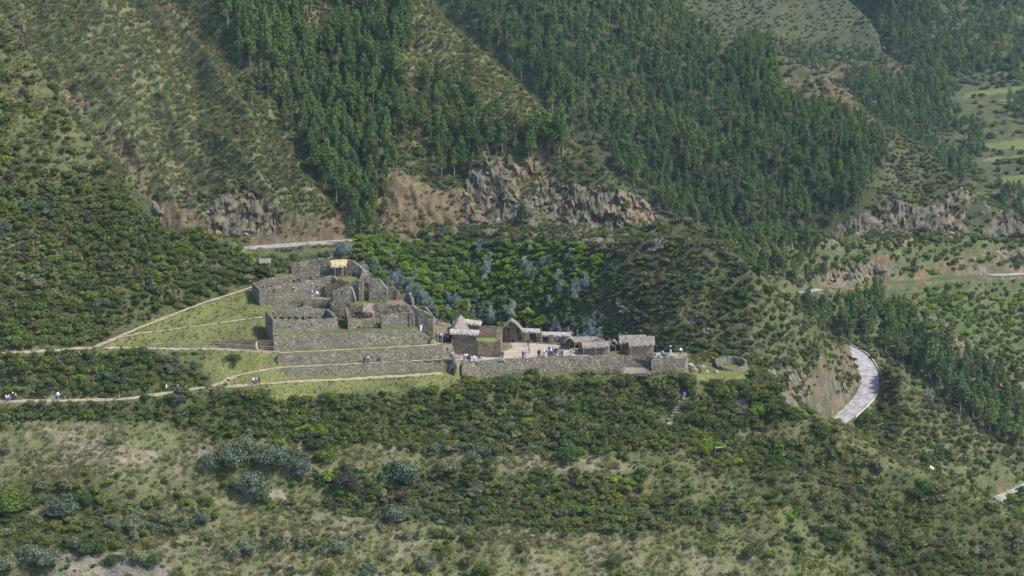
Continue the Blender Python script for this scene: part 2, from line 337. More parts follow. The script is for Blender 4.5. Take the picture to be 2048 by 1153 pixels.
# ---- near hill: foreground slope, terraces, plaza and the bushy hillside at the left
VA = [(-200, 808), (0, 806), (240, 801), (330, 788), (420, 777), (540, 770), (620, 764), (720, 760), (885, 750), (905, 753), (925, 757), (1000, 757), (1100, 748), (1240, 744), (1300, 741), (1372, 745), (1420, 754), (1500, 752), (1560, 788), (1620, 833), (1700, 866), (1800, 927), (1900, 967), (1990, 1014), (2048, 1054), (2250, 1170)]
ZA = [(-200, -5), (0, -4), (420, -2.6), (560, -2.2), (885, -2.2), (925, -2.6), (1300, -2.6), (1372, -3), (1420, -4), (1500, -4.5), (1560, -7), (1620, -11), (1700, -14), (1800, -20), (1900, -23), (1990, -27), (2048, -30), (2250, -40)]
ZUP = [(-200, 4.5), (0, 4), (450, 2.6), (548, 2.4)]
def fg_col(u):
    vA = I(u, *VA); zA = float(I(u, *ZA)); YA = float(YZ(vA, zA))
    zA0, YA0 = zA, YA
    if 912 < u < 1400:
        zA = -2.9; YA = float(YZ(vA, zA))
        if u < 1372: YA = min(YA, float(YZ(I(u, (908, 733), (923, 729), (995, 721.6), (1139, 715.8), (1239, 712.8), (1302, 711.8), (1306, 720), (1372, 719)), 0)) - 0.4)
    near = []; Y, z = YA0, zA0
    for dv, s in ((95, 0.85), (160, 0.42), (235, 0.75), (330, 0.40), (420, 0.6), (800, 0.6)):
        Y, z = step_up(vA + dv, Y, z, s); near.append((Y, z))
    pts = near[::-1] + [(YA, zA)]
    if u < 548:
        v1 = I(u, (-200, 803), (0, 801), (240, 796), (420, 772), (540, 762), (560, 757)); Y1 = max(float(YZ(v1, zA)), YA + 1.2)
        vu = I(u, (-200, 709), (0, 709), (100, 704), (185, 698), (300, 700), (450, 701), (500, 706), (557, 708)); zu = float(I(u, *ZUP)); Yu = float(YZ(vu, zu))
        pts.append((Y1, zA))
        for f, g in ((0.15, 0.22), (0.4, 0.5), (0.6, 0.7), (0.8, 0.87)): pts.append((Y1 + f * (Yu - Y1), zA + g * (zu - zA)))
        pts.append((Yu, zu)); pts.append((Yu + 2.2, zu))
        vp = I(u, (-200, 698), (0, 698), (185, 690), (250, 667), (320, 639), (400, 608), (480, 583), (510, 575), (548, 568))
        s1 = float(I(u, (0, 0.6), (185, 0.5), (300, 0.34), (520, 0.30)))
        if vu - vp < 14: Yp, zp = Yu + 3.0, zu + 0.2
        else:
            Yp, zp = step_up(vp, Yu + 2.2, zu, s1)
        pts.append((0.5 * (Yu + 2.2 + Yp), 0.5 * (zu + zp) + 0.15)); pts.append((Yp, zp)); pts.append((Yp + 1.5, zp + 0.1))
        vc = I(u, (-200, -200), (0, 20), (60, 110), (120, 200), (200, 310), (270, 420), (330, 464), (400, 468), (460, 482), (500, 506), (520, 524), (548, 545))
        sl = 0.72
        vm = 0.5 * (vp + vc)
        Ym, zm = step_up(vm, Yp + 1.5, zp + 0.1, sl); Yc, zc = step_up(vc, Ym, zm, sl)
        if Yc < Yp + 4: Yc = Yp + 4; zc = zp + 1
        pts.append((min(Ym, Yc - 1), zm)); pts.append((Yc, zc)); pts.append((Yc + .5, zc))
    elif u < 908:
        Y1 = float(YZ(I(u, (548, 758), (566, 757.7), (682, 751.6), (772, 746.5), (884, 739.7), (908, 740)), -2.2))
        Y2 = float(YZ(I(u, (548, 734), (558, 733), (682, 727.4), (772, 722.9), (882, 717.3), (908, 716)), -0.1))
        Y3 = float(YZ(I(u, (548, 704), (558, 703), (682, 697), (772, 692.6), (862, 688), (908, 684)), 2.4))
        z3 = float(I(u, (548, 5.6), (828, 5.6), (860, 3.4), (872, 2.5), (908, 2.5)))
        za = float(I(u, (548, 5.75), (825, 5.8), (845, 4.0), (872, 2.8), (908, 2.8)))
        Ya = float(I(u, (548, 523), (602, 523), (608, 520.3), (660, 520.3), (700, 517), (750, 516.4), (825, 516), (908, 514)))
        zb = float(I(u, (548, 8.0), (600, 9.0), (660, 9.0), (750, 8.7), (820, 8.7), (832, 5.6), (872, 3.0), (908, 3.0)))
        Yb = float(I(u, (548, 526.6), (640, 526.4), (660, 524), (668, 521.6), (690, 520.3), (730, 520.5), (750, 520.5), (825, 522.5), (908, 520)))
        zc = float(I(u, (548, 12.2), (600, 12.6), (700, 12.6), (745, 11.5), (775, 8.8), (820, 8.7), (832, 5.6), (872, 3.2), (908, 2.6)))
        Yc = float(I(u, (548, 530.5), (600, 531), (700, 531), (760, 526), (825, 524.5), (870, 526), (908, 523)))
        pts += [(Y1 + .15, -2.2), (Y1 + .4, -.1), (Y2 + .15, -.1), (Y2 + .4, 2.4), (Y3 + .15, 2.4), (Y3 + .4, z3), (Ya, za), (Ya + .3, zb), (Yb, zb), (Yb + .3, 0.5 * (zb + zc)), (Yb + 1.0, zc), (Yc - .5, zc), (Yc, zc)]
    elif u < 1400:
        vt_ = I(u, (908, 733), (923, 729), (995, 721.6), (1139, 715.8), (1239, 712.8), (1302, 711.8), (1306, 720), (1372, 719), (1400, 727))
        Y1 = float(YZ(vt_, 0.0 if u <= 1372 else -3.4 * (u - 1372) / 28)); vb = I(u, (908, 753), (925, 755.4), (1000, 755), (1100, 744), (1240, 741.5), (1300, 736), (1306, 742), (1372, 741.5), (1400, 746)); zf = float(ZY(vb, Y1)); zt = float(I(u, (1372, 0), (1384, -3.0), (1400, -3.4))) if u > 1372 else 0.0
        zt = 0.0 if u <= 1372 else zt
        Yb = float(YZ(I(u, (908, 664), (960, 672), (1000, 678), (1140, 684), (1240, 696), (1300, 705), (1372, 707), (1400, 722)), min(zt, 0)))
        Yb = max(Yb, Y1 + 6)
        pts += [(Y1 + .5, zf), (Y1 + .8, zt)]
        for k in range(1, 12): pts.append((Y1 + .8 + (Yb - Y1 - .8) * k / 11, zt))
    else:
        zf = zA; Y1 = YA + 0.4; w = float(I(u, (1400, 16), (1500, 14), (1560, 3), (1700, 2.5), (2250, 2.5)))
        for k in range(13): pts.append((Y1 + w * k / 12, zf + (0 if u < 1500 else -0.02 * k)))
    Yc, zc = pts[-1]
    s = 0.75
    pts += [(Yc + 4, zc - 1.5 * s), (Yc + 20, zc - 14 * s), (Yc + 70, zc - 58 * s), (Yc + 170, zc - 140 * s)]
    return pts

# ---- middle hill: green slope behind the ruins, dark spur, road bend and the flank below it
def mid_col(u):
    vb = float(I(u, (-200, 620), (400, 620), (700, 660), (900, 700), (1300, 740), (1400, 770), (1500, 790), (1560, 820), (1620, 870), (1670, 890), (1700, 905), (1740, 905), (1765, 930), (1800, 970), (1900, 1020), (2048, 1100), (2250, 1220)))
    Yb = float(I(u, (-200, 800), (700, 800), (950, 795), (1060, 780), (1250, 745), (1400, 722), (1500, 715), (1620, 725), (1670, 738), (1700, 740), (1740, 740), (1765, 735), (1800, 728), (2048, 712), (2250, 705)))
    vc = float(I(u, (-200, 524), (480, 508), (560, 503), (650, 497), (700, 492), (760, 480), (850, 474), (1050, 480), (1150, 492), (1200, 500), (1270, 492), (1330, 484), (1440, 492), (1500, 532), (1560, 592), (1620, 642), (1690, 696), (1710, 700), (1740, 716), (1765, 738), (1800, 762), (1860, 800), (1900, 838), (1960, 884), (2048, 936), (2250, 1040)))
    v1 = float(I(u, (-200, 580), (700, 600), (1300, 660), (1500, 710), (1560, 750), (1620, 805), (1670, 836), (1700, 838), (1740, 838), (1765, 865), (1800, 900), (1900, 950), (2048, 1012), (2250, 1120)))
    v2 = float(I(u, (-200, 550), (700, 540), (1300, 570), (1500, 620), (1560, 668), (1620, 722), (1670, 735), (1690, 720), (1705, 716), (1718, 722), (1740, 724), (1765, 748), (1800, 822), (1900, 880), (2048, 968), (2250, 1080)))
    s1 = float(I(u, (0, 0.6), (1500, 0.8), (1620, 0.8), (1670, 0.5), (1765, 0.5), (1800, 0.6), (2250, 0.6)))
    s2 = float(I(u, (0, 0.6), (1500, 0.75), (1620, 0.95), (1660, 1.1), (1690, 0.25), (1715, 0.08), (1745, 0.08), (1765, 0.25), (1800, 0.6), (2250, 0.7)))
    s3 = float(I(u, (0, 0.6), (1500, 0.7), (1620, 0.7), (1690, 0.3), (1715, 0.08), (1745, 0.08), (1800, 0.6), (2250, 0.7)))
    zb = float(ZY(vb, Yb)); pts = [(Yb - 120, zb - 80), (Yb, zb)]
    Y, z = Yb, zb
    for v, s in ((v1, s1), (v2, s2), (vc, s3)):
        Y2, z2 = step_up(v, Y, z, s)
        if Y2 < Y + 0.6: Y2 = Y + 0.6
        Y, z = Y2, z2; pts.append((Y, z))
    if u < 760: pts += [(Y + 2, z - 2.5), (Y + 40, z - 30), (Y + 90, z - 60)]
    elif u < 1350:
        rz = z; pts += [(Y + 9, rz - 0.2), (Y + 40, rz - 4), (Y + 90, rz - 30)]
    else: pts += [(Y + 5, z - 3), (Y + 40, z - 30), (Y + 140, z - 110)]
    return pts
# ---- left mountain with its cut bank, eucalyptus wood and grassy spur
def left_col(u):
    vb = float(I(u, (-200, 520), (480, 493), (560, 487), (650, 481), (700, 477), (780, 476), (1000, 484), (1180, 496), (1330, 488), (1450, 500)))
    Yb = float(I(u, (-200, 836), (480, 838), (700, 842), (1000, 850), (1200, 846), (1330, 850), (1450, 880)))
    vt = float(I(u, (-200, 400), (270, 392), (330, 402), (400, 420), (450, 398), (500, 385), (540, 422), (600, 440), (690, 434), (720, 440), (760, 385), (800, 352), (830, 362), (870, 385), (930, 380), (945, 335), (985, 315), (1060, 330), (1130, 368), (1200, 378), (1280, 394), (1300, 420), (1330, 470), (1450, 495)))
    vc = float(I(u, (-200, -250), (700, -210), (850, 0), (960, 108), (1050, 188), (1130, 268), (1200, 338), (1270, 386), (1300, 410), (1330, 462), (1450, 492)))
    vt = max(vt, vc + 4)
    zb = float(ZY(vb, Yb)); pts = [(Yb - 60, zb - 34), (Yb - 8, zb), (Yb, zb)]
    Y, z = step_up(vt, Yb, zb, float(I(u, (640, 1.9), (740, 1.15), (1100, 1.15), (1200, 2.2), (1330, 2.2)))); pts.append((Y, z))
    sl = float(I(u, (-200, 0.85), (250, 0.80), (520, 0.72), (640, 0.60), (780, 0.66), (950, 0.74), (1130, 0.80), (1400, 0.8)))
    for f in (0.3, 0.65, 1.0):
        Y2, z2 = step_up(vt + (vc - vt) * f, Y, z, sl); Y, z = max(Y2, Y + .5), z2; pts.append((Y, z))
    pts += [(Y + 4, z - 1.0), (Y + 40, z - 26), (Y + 200, z - 150)]
    return pts
# ---- right gorge side: wood belt, bright scrub and the lower cut bank
def gorge_col(u):
    vb = float(I(u, (1300, 560), (1430, 560), (1500, 600), (1600, 700), (1700, 780), (1800, 850), (1900, 920), (2048, 1010), (2250, 1100)))
    Yb = float(I(u, (1300, 960), (1600, 950), (2048, 940), (2250, 935)))
    v1 = float(I(u, (1300, 520), (1500, 545), (1600, 578), (1660, 584), (1750, 570), (1850, 556), (2048, 550), (2250, 548)))
    vc = float(I(u, (1300, 486), (1450, 488), (1640, 500), (1700, 496), (1900, 498), (2048, 505), (2250, 515)))
    zb = float(ZY(vb, Yb)); pts = [(Yb - 100, zb - 60), (Yb, zb)]
    Y, z = step_up(0.5 * (vb + v1), Yb, zb, 0.62); pts.append((Y, z))
    Y, z = step_up(v1, Y, z, 0.62); pts.append((Y, z)); pts.append((Y + 5, z)); Y += 5
    Y, z = step_up(vc, Y, z, float(I(u, (1500, 0.6), (1640, 1.4), (2250, 1.4)))); pts.append((Y, z))
    pts += [(Y + 16, z + 0.2), (Y + 60, z - 30), (Y + 120, z - 80)]
    return pts
# ---- central wooded mountain
def central_col(u):
    vb = float(I(u, (800, 480), (1280, 486), (1450, 489), (1640, 498), (1900, 502), (2048, 520), (2250, 540)))
    Yb = 1085.0
    vt = float(I(u, (800, 470), (1450, 478), (1640, 486), (1680, 458), (1720, 425), (1760, 405), (1800, 415), (1850, 420), (1900, 396), (1925, 378), (1960, 402), (2048, 446), (2100, 470), (2250, 530)))
    vc = float(I(u, (800, -200), (1250, -60), (1370, 28), (1500, 88), (1560, 112), (1620, 142), (1700, 192), (1760, 248), (1850, 300), (1920, 366), (1960, 400), (2048, 444), (2100, 468), (2250, 528)))
    vt = max(vt, vc + 3); zb = float(ZY(vb, Yb)); pts = [(Yb - 60, zb - 40), (Yb, zb)]
    Y, z = step_up(vt, Yb, zb, float(I(u, (1600, 0.8), (1700, 1.5), (2250, 1.5)))); pts.append((Y, z))
    for f in (0.35, 0.7, 1.0):
        Y2, z2 = step_up(vt + (vc - vt) * f, Y, z, 0.60 + 0.06 * math.sin(u * 0.012 + f)); Y, z = max(Y2, Y + .5), z2; pts.append((Y, z))
    pts += [(Y + 5, z - 1.5), (Y + 60, z - 36), (Y + 250, z - 190)]
    return pts
def back_col(u):
    # rounded grassy hill behind the plantation
    vb = float(I(u, (1200, 210), (1700, 175), (1800, 160), (1830, 200)))
    Yb = 1690.0
    vc = float(I(u, (1200, -120), (1600, -70), (1690, 0), (1735, 45), (1756, 72), (1763, 108), (1800, 134), (1815, 160), (1830, 190)))
    zb = float(ZY(vb, Yb)); pts = [(Yb - 100, zb - 70), (Yb, zb)]; Y, z = Yb, zb
    for f in (0.3, 0.65, 1.0):
        Y2, z2 = step_up(vb + (vc - vb) * f, Y, z, 0.6); Y, z = max(Y2, Y + .5), z2; pts.append((Y, z))
    pts += [(Y + 6, z - 2), (Y + 70, z - 45), (Y + 260, z - 200)]
    return pts
def valley_col(u):
    Yb = 1420.0; vb = 480.0; zb = float(ZY(vb, Yb)); pts = [(Yb - 150, zb - 20), (Yb, zb)]; Y, z = Yb, zb
    for v, s in ((330, 0.17), (165, 0.20), (60, 0.5), (-60, 0.55), (-260, 0.6)):
        if v < 100: s *= float(I(u, (1700, .25), (1850, 1.0)))
        Y, z = step_up(v + 0.05 * (2048 - u) * (1 if v < 300 else 0), Y, z, s); pts.append((Y, z))
    pts.append((Y + 60, z + 20)); pts.append((Y + 160, z - 40))
    return pts

def n_fg(X, Y):
    n = (fbm(X * 0.09, Y * 0.09, 3, 4) - 0.5) * 2.6 + (fbm(X * 0.6, Y * 0.6, 9, 3) - 0.5) * 0.95
    n += (fbm(X * .16 + Y * .05, Y * .34, 19, 3) - .5) * 1.3
    n += 0.45 * np.sin((Y + X * 0.12) * 0.55 + 3 * fbm(X * 0.04, Y * 0.04, 5, 2)) * (Y < 496)
    return n
def n_left(X, Y):
    w = X * 0.74 + Y * 0.67; l = X * 0.67 - Y * 0.74
    w = w + 9 * (fbm(X * .03, Y * .03, 33, 2) - .5)
    r = 1 - np.abs(2 * fbm(w * 0.055 + 3, l * 0.010, 31, 2) - 1); r2 = 1 - np.abs(2 * fbm(w * 0.15 + 3, l * 0.03, 35, 2) - 1)
    return (r - 0.6) * 13.0 + (r2 - .6) * 4.0 + (fbm(X * 0.12, Y * 0.12, 12, 4) - 0.5) * 3.4 + (fbm(X * 0.7, Y * 0.7, 14, 3) - 0.5) * 1.1
def n_mid(X, Y): return (1 - np.abs(2 * fbm((X * .7 + Y * .5) * 0.05, (X - Y) * 0.012, 37, 2) - 1) - .6) * 5 + (fbm(X * 0.08, Y * 0.08, 22, 4) - 0.5) * 3.2 + (fbm(X * 0.6, Y * 0.6, 24, 3) - 0.5) * 0.8
def n_far(X, Y):
    w = X * 0.74 + Y * 0.67; l = X * 0.67 - Y * 0.74
    r = 1 - np.abs(2 * fbm(w * 0.028 + 7, l * 0.006, 41, 3) - 1)
    return (r - 0.6) * 15 + (fbm(X * 0.06, Y * 0.06, 42, 4) - 0.5) * 6
NOISEF = {'foreground_hillside': n_fg, 'middle_hillside': n_mid, 'left_mountain': n_left, 'gorge_hillside': n_far, 'central_mountain': n_far, 'back_mountain': n_far, 'valley_floor': n_far}
FG = Hill('foreground_hillside', fg_col, -200, 2250, 415, 720, M['fg'], 0.36, 0.36)
MID = Hill('middle_hillside', mid_col, -200, 2250, 650, 930, M['mid'], 0.7, 0.6)
LEFT = Hill('left_mountain', left_col, -200, 1450, 800, 1090, M['mid'], 0.6, 0.55)
GORGE = Hill('gorge_hillside', gorge_col, 1300, 2250, 860, 1170, M['mid'], 0.9, 0.8)
CENT = Hill('central_mountain', central_col, 800, 2250, 1040, 1480, M['far'], 1.0, 1.0)
BACK = Hill('back_mountain', back_col, 1200, 1830, 1640, 2100, M['far'], 1.6, 1.6)
VALL = Hill('valley_floor', valley_col, 1150, 2300, 1300, 2400, M['far'], 2.2, 2.4)
def fg_fade(X, Y):
    u, v = project(X, Y, FG.base(X, Y))
    f = np.ones(X.shape)
    flat = (u > 540) & (u < 1510) & (v < 770 + 0 * u)
    low = np.clip((v - 760) / 25, 0, 1)
    f = np.where((u > 525) & (u < 1520), low, f)
    f = np.where((u <= 525) & (v > 560) & (v < 715) & (u > 180), 0.75, f)
    return f
FG.fade = fg_fade
def left_fade(X, Y):                                   # keep the crest and the foot true
    a = X / Y; yb = np.interp(a, LEFT.ag, LEFT.Yk[2]); yc = np.interp(a, LEFT.ag, LEFT.Yk[6])
    return np.clip((Y - yb) / 10, 0, 1) * np.clip(np.abs(yc - Y) / 25 + 0.25, 0, 1)
LEFT.fade = left_fade
def cent_fade(X, Y):
    a = X / Y; yb = np.interp(a, CENT.ag, CENT.Yk[1]); yc = np.interp(a, CENT.ag, CENT.Yk[5])
    return np.clip((Y - yb) / 15, 0, 1) * np.clip(np.abs(yc - Y) / 40 + 0.2, 0, 1)
CENT.fade = cent_fade
GORGE.fade = lambda X, Y: 0.7
BACK.fade = lambda X, Y: 0.5
VALL.fade = lambda X, Y: np.clip((Y - 1600) / 200, 0.1, 1)

# ---- roads and footpaths: smooth lines that are levelled into the hills, with a surface laid on top
def smooth(pts, n=4):
    P = [Vector(p) for p in pts]; out = []
    for i in range(len(P) - 1):
        p0 = P[max(i - 1, 0)]; p1 = P[i]; p2 = P[i + 1]; p3 = P[min(i + 2, len(P) - 1)]
        for k in range(n):
            t = k / n
            out.append(0.5 * ((2 * p1) + (p2 - p0) * t + (2 * p0 - 5 * p1 + 4 * p2 - p3) * t * t + (3 * p1 - p0 - 3 * p2 + p3) * t ** 3))
    out.append(P[-1]); return out
def route(hill, px, w, soft, zs=None, n=4):
    pts = []
    for i, q in enumerate(px):
        if zs is not None: pts.append(G(q[0], q[1], zs[i] if hasattr(zs, '__len__') else zs))
        else: pts.append(hill.cast(q[0], q[1]))
    s = smooth(pts, n); hill.carves.append(([tuple(p) for p in s], w, soft)); return s
def ribbon(name, pts, w, mat, lift=0.05, wj=0.25, hill=None, cross=5, kind='structure', uvw=True):
    V = []; F = []; L = []
    P = []                                     # resample to even steps
    for a, b in zip(pts[:-1], pts[1:]):
        d = (b - a).length; k = max(1, int(d / 0.8))
        for i in range(k): P.append(a + (b - a) * (i / k))
    P.append(pts[-1])
    for i, p in enumerate(P):
        t = (P[min(i + 1, len(P) - 1)] - P[max(i - 1, 0)]); t.z = 0; t.normalize(); nrm = Vector((-t.y, t.x, 0))
        wl_ = w * (1 + wj * (random.random() - .5)); wr_ = w * (1 + wj * (random.random() - .5))
        for k in range(cross):
            f = k / (cross - 1) * 2 - 1; q = p + nrm * (f * (wl_ if f < 0 else wr_))
            V.append((q.x, q.y, p.z + lift - 0.03 * abs(f)))
    for i in range(len(P) - 1):
        for k in range(cross - 1):
            a = i * cross + k; F.append((a, a + 1, a + cross + 1, a + cross))
    me = mesh_np(name, V, F, [mat], smooth=True)
    me.flip_normals() if False else None
    o = link(name, me); tag(o, kind=kind); return o

r_low = route(FG, [(-150, 806), (0, 804), (60, 802), (150, 801), (240, 799), (300, 792), (360, 782), (420, 775), (480, 771.5), (540, 767), (600, 763), (680, 759.5), (760, 755), (830, 751), (884, 747)], 1.0, 1.6, zs=[-4.9, -4, -3.9, -3.6, -3.3, -3.1, -2.85, -2.6, -2.4, -2.3, -2.2, -2.2, -2.2, -2.2, -2.2])
r_ter = route(FG, [(425, 773), (450, 763), (480, 750), (520, 742), (560, 735)], 0.7, 1.5, zs=[-2.5, -1.9, -1.1, -.4, -.1])
r_ter2 = [G(u_, v_, -.08) for u_, v_ in ((560, 735.3), (640, 731.6), (720, 727.4), (800, 723.4), (884, 719.5))]
r_ter3 = [G(u_, v_, 2.42) for u_, v_ in ((556, 706.5), (640, 702.3), (720, 698), (800, 694), (868, 690), (884, 687))]
r_up = route(FG, [(-150, 709), (0, 707), (100, 702), (185, 696), (300, 697.5), (400, 698.5), (450, 699.5), (500, 703), (545, 705)], 0.9, 1.8, zs=[4.5, 4.05, 3.7, 3.4, 3.1, 2.75, 2.6, 2.5, 2.45])
r_br = route(FG, [(188, 695), (250, 668), (320, 640), (400, 608.5), (480, 583), (512, 571)], 0.8, 1.5)
r_md = route(FG, [(195, 694), (235, 677), (280, 667), (340, 660), (400, 652), (460, 643), (525, 634)], 0.45, 1.2)
r_trail = route(FG, [(1368, 795), (1356, 812), (1346, 832), (1338, 850)], 0.6, 1.2)
r_trail2 = route(FG, [(1338, 850), (1300, 895), (1285, 925), (1330, 945), (1400, 948), (1470, 975), (1535, 1005), (1540, 1040)], 0.35, 1.0)
def zroad(v): return float(I(v, (690, -78), (838, -84)))
rp = [(1668, 682), (1690, 696), (1716, 712), (1734, 738), (1740, 762), (1733, 786), (1712, 812), (1690, 832), (1655, 862), (1640, 895)]
r_road = route(MID, rp, 3.2, 2.0, zs=[-77.2, -78, -78.6, -79.6, -80.5, -81.5, -82.7, -83.6, -85, -86], n=6)
r_road2 = route(MID, [(1940, 1040), (1990, 1006), (2030, 988), (2080, 966), (2200, 925)], 3.4, 2.5, zs=[-106.5, -105.5, -104.8, -104, -102], n=5)
zr = [float(MID.base(np.array([float(a_of(u, v)) * 835]), np.array([835.0]))[0]) for u, v in ((470, 500),)]
def road_on(hill, px, Ys, w, soft):
    pts = [Vector((float(a_of(u, v)) * Y, Y, float(ZY(v, Y)))) for (u, v), Y in zip(px, Ys)]
    s = smooth(pts, 5); hill.carves.append(([tuple(p) for p in s], w, soft)); return s
def crestY(hill, u): return float(hill.crest(u)[1])
def left_foot(u): return Vector((float(a_of(u, 492)) * (float(np.interp(float(a_of(u, 490)), LEFT.ag, LEFT.Yk[2])) - 4), float(np.interp(float(a_of(u, 490)), LEFT.ag, LEFT.Yk[2])) - 4, float(np.interp(float(a_of(u, 490)), LEFT.ag, LEFT.Zk[2]))))
r_road3 = smooth([left_foot(u) for u in (400, 480, 560, 640, 700, 730)], 4); LEFT.carves.append(([tuple(p) for p in r_road3], 3.6, 1.5))
r_road4 = [GORGE.cast(u, v) for u, v in ((1560, 592), (1600, 588), (1640, 580), (1700, 574), (1800, 566), (1900, 557), (1980, 552), (2060, 549), (2150, 548))]
GORGE.carves.append(([tuple(p) for p in r_road4], 2.6, 3))
# ------------------------------------------------------------------ what grows or lies bare where (outlines measured on the photograph, met on the real hills)
LUSH = [[(560, 722), (900, 708), (905, 722), (560, 742)], [(300, 640), (400, 610), (520, 575), (560, 640), (560, 710), (200, 700)], [(430, 700), (560, 700), (570, 775), (420, 770), (400, 735)],
        [(540, 740), (915, 740), (930, 760), (900, 780), (540, 800)], [(480, 500), (620, 500), (640, 560), (500, 585), (540, 545)], [(640, 555), (740, 555), (740, 580), (660, 580)], [(655, 640), (720, 640), (720, 670), (660, 670)], [(745, 622), (830, 622), (830, 640), (745, 640)],
        [(940, 672), (1000, 672), (1000, 690), (940, 690)], [(1385, 735), (1500, 730), (1500, 765), (1385, 765)], [(1215, 700), (1256, 700), (1256, 716), (1215, 716)], [(1000, 684), (1024, 684), (1030, 700), (1002, 704)]]
EARTH_FG = [[(905, 700), (1003, 704), (1040, 694), (1140, 696), (1190, 710), (1308, 720), (1150, 722), (925, 740), (895, 735), (880, 715)], [(1000, 690), (1142, 684), (1145, 697), (1020, 700)], [(1298, 706), (1372, 706), (1376, 722), (1300, 724)],
            [(868, 644), (905, 644), (908, 700), (862, 700)], [(770, 598), (818, 598), (818, 614), (770, 614)], [(610, 592), (664, 592), (664, 604), (610, 604)], [(20, 806), (100, 790), (140, 802), (100, 806)], [(60, 840), (180, 880), (250, 895), (330, 905), (300, 925), (180, 920)],
            [(100, 165), (140, 185), (190, 220), (240, 275), (290, 340), (300, 385), (262, 350), (205, 275), (150, 210)]]
EARTH_MID = [[(265, 385), (330, 398), (400, 412), (450, 392), (500, 378), (545, 418), (600, 436), (692, 428), (692, 490), (420, 500), (280, 430)],
             [(770, 330), (800, 345), (830, 356), (870, 380), (935, 380), (950, 420), (900, 490), (760, 470), (745, 430)],
             [(100, 160), (145, 180), (210, 225), (255, 280), (300, 350), (300, 390), (255, 345), (190, 265), (130, 205)],
             [(1640, 700), (1692, 690), (1722, 730), (1722, 765), (1706, 796), (1668, 836), (1600, 800), (1630, 760)], [(1850, 935), (1900, 930), (2060, 985), (1990, 1003), (1900, 965)], [(1930, 870), (1985, 890), (2060, 935), (2060, 950), (1960, 905)],
             [(1420, 470), (1500, 478), (1500, 486), (1420, 484)]]
ROCK_MID = [[(500, 378), (545, 418), (560, 470), (430, 480), (400, 420), (450, 392)], [(940, 330), (985, 310), (1070, 325), (1130, 365), (1230, 380), (1290, 392), (1330, 470), (1325, 500), (1150, 500), (1060, 478), (960, 474), (920, 440)],
            [(270, 370), (320, 405), (345, 450), (290, 420)], [(1520, 730), (1600, 745), (1640, 780), (1620, 810), (1540, 775)], [(1370, 620), (1410, 640), (1440, 690), (1400, 700)], [(1330, 580), (1360, 600), (1370, 640), (1340, 640)], [(20, 0), (45, 60), (70, 120), (60, 130), (30, 80)], [(245, 20), (262, 22), (280, 66), (265, 62)]]
EARTH_G = [[(1620, 560), (1650, 538), (1720, 528), (1770, 512), (1850, 540), (1960, 498), (2060, 490), (2060, 552), (1900, 556), (1640, 584)], [(1830, 600), (1880, 640), (1960, 700), (2060, 770), (2060, 830), (1950, 745), (1850, 665)]]
EARTH_C = [[(1640, 500), (1650, 480), (1700, 438), (1740, 425), (1760, 500)], [(1560, 160), (1640, 150), (1700, 190), (1740, 240), (1690, 215), (1600, 185), (1560, 160)]]
ROCK_C = [[(1740, 428), (1790, 400), (1850, 418), (1925, 378), (1962, 402), (2060, 446), (2060, 530), (1740, 500)], [(1590, 112), (1625, 140), (1640, 155), (1600, 130)]]
ROCK_G = [[(1640, 545), (1720, 530), (1800, 545), (1780, 560), (1650, 580)], [(1950, 510), (2060, 492), (2060, 550), (1930, 552)], [(1850, 620), (1900, 650), (2060, 780), (2060, 830), (1950, 745)]]
FIELDS = [[(1925, 186), (2060, 172), (2060, 182), (1930, 196)], [(2000, 199), (2060, 197), (2060, 209), (2008, 210)], [(1972, 288), (2060, 276), (2060, 298), (1970, 300)], [(1975, 315), (2060, 311), (2060, 321), (1965, 324)], [(1990, 355), (2060, 350), (2060, 366), (1990, 370)], [(1950, 384), (1990, 383), (1985, 398), (1962, 398)], [(2010, 392), (2060, 395), (2060, 406), (2016, 402)]]
GRASSY_MID = [[(850, -20), (960, 108), (1130, 270), (1200, 340), (1120, 300), (1060, 268), (990, 238), (930, 180), (870, 150), (830, 210), (800, 150), (820, 60), (780, -20)],
              [(-50, -50), (430, -50), (440, 90), (520, 200), (600, 320), (680, 420), (600, 435), (500, 380), (300, 380), (-50, 200)]]
DRY_FG = [[(0, 845), (160, 850), (330, 850), (430, 880), (430, 960), (300, 965), (180, 940), (0, 960)], [(700, 890), (890, 880), (1050, 915), (1200, 905), (1300, 930), (1250, 945), (1000, 940), (700, 935)], [(250, 1040), (430, 990), (560, 1030), (700, 1035), (1000, 1060), (1250, 1075), (1700, 1150), (100, 1160), (330, 1110)],
          [(560, 880), (640, 900), (700, 930), (600, 960), (540, 930)], [(0, 455), (80, 470), (120, 520), (60, 560), (0, 560)]]
STONES = [[(105, 1110), (250, 1105), (340, 1130), (330, 1160), (90, 1160)], [(400, 890), (430, 890), (425, 925), (400, 915)], [(480, 975), (560, 980), (570, 1000), (490, 1000)], [(60, 1020), (85, 1015), (80, 1040), (60, 1045)], [(1470, 790), (1510, 800), (1500, 830), (1470, 815)], [(1570, 780), (1600, 800), (1590, 815), (1560, 800)]]
FOREST_L = [[(415, -40), (800, -40), (835, 60), (805, 150), (835, 212), (872, 158), (925, 182), (985, 238), (1060, 275), (1125, 292), (1150, 318), (1090, 330), (960, 318), (932, 362), (850, 372), (780, 345), (755, 420), (700, 455), (660, 385), (615, 310), (560, 230), (505, 160), (455, 70)],
            [(690, 400), (790, 345), (770, 440), (740, 470), (700, 470)]]
FOREST_C = [[(860, -40), (1330, -60), (1375, 55), (1450, 110), (1520, 90), (1560, 150), (1570, 205), (1650, 208), (1720, 235), (1765, 285), (1775, 345), (1740, 400), (1660, 460), (1560, 468), (1330, 450), (1270, 380), (1120, 250), (960, 100)]]
FOREST_B = [[(1480, 62), (1600, 100), (1745, 112), (1762, 125), (1650, 150), (1560, 130), (1470, 90)]]
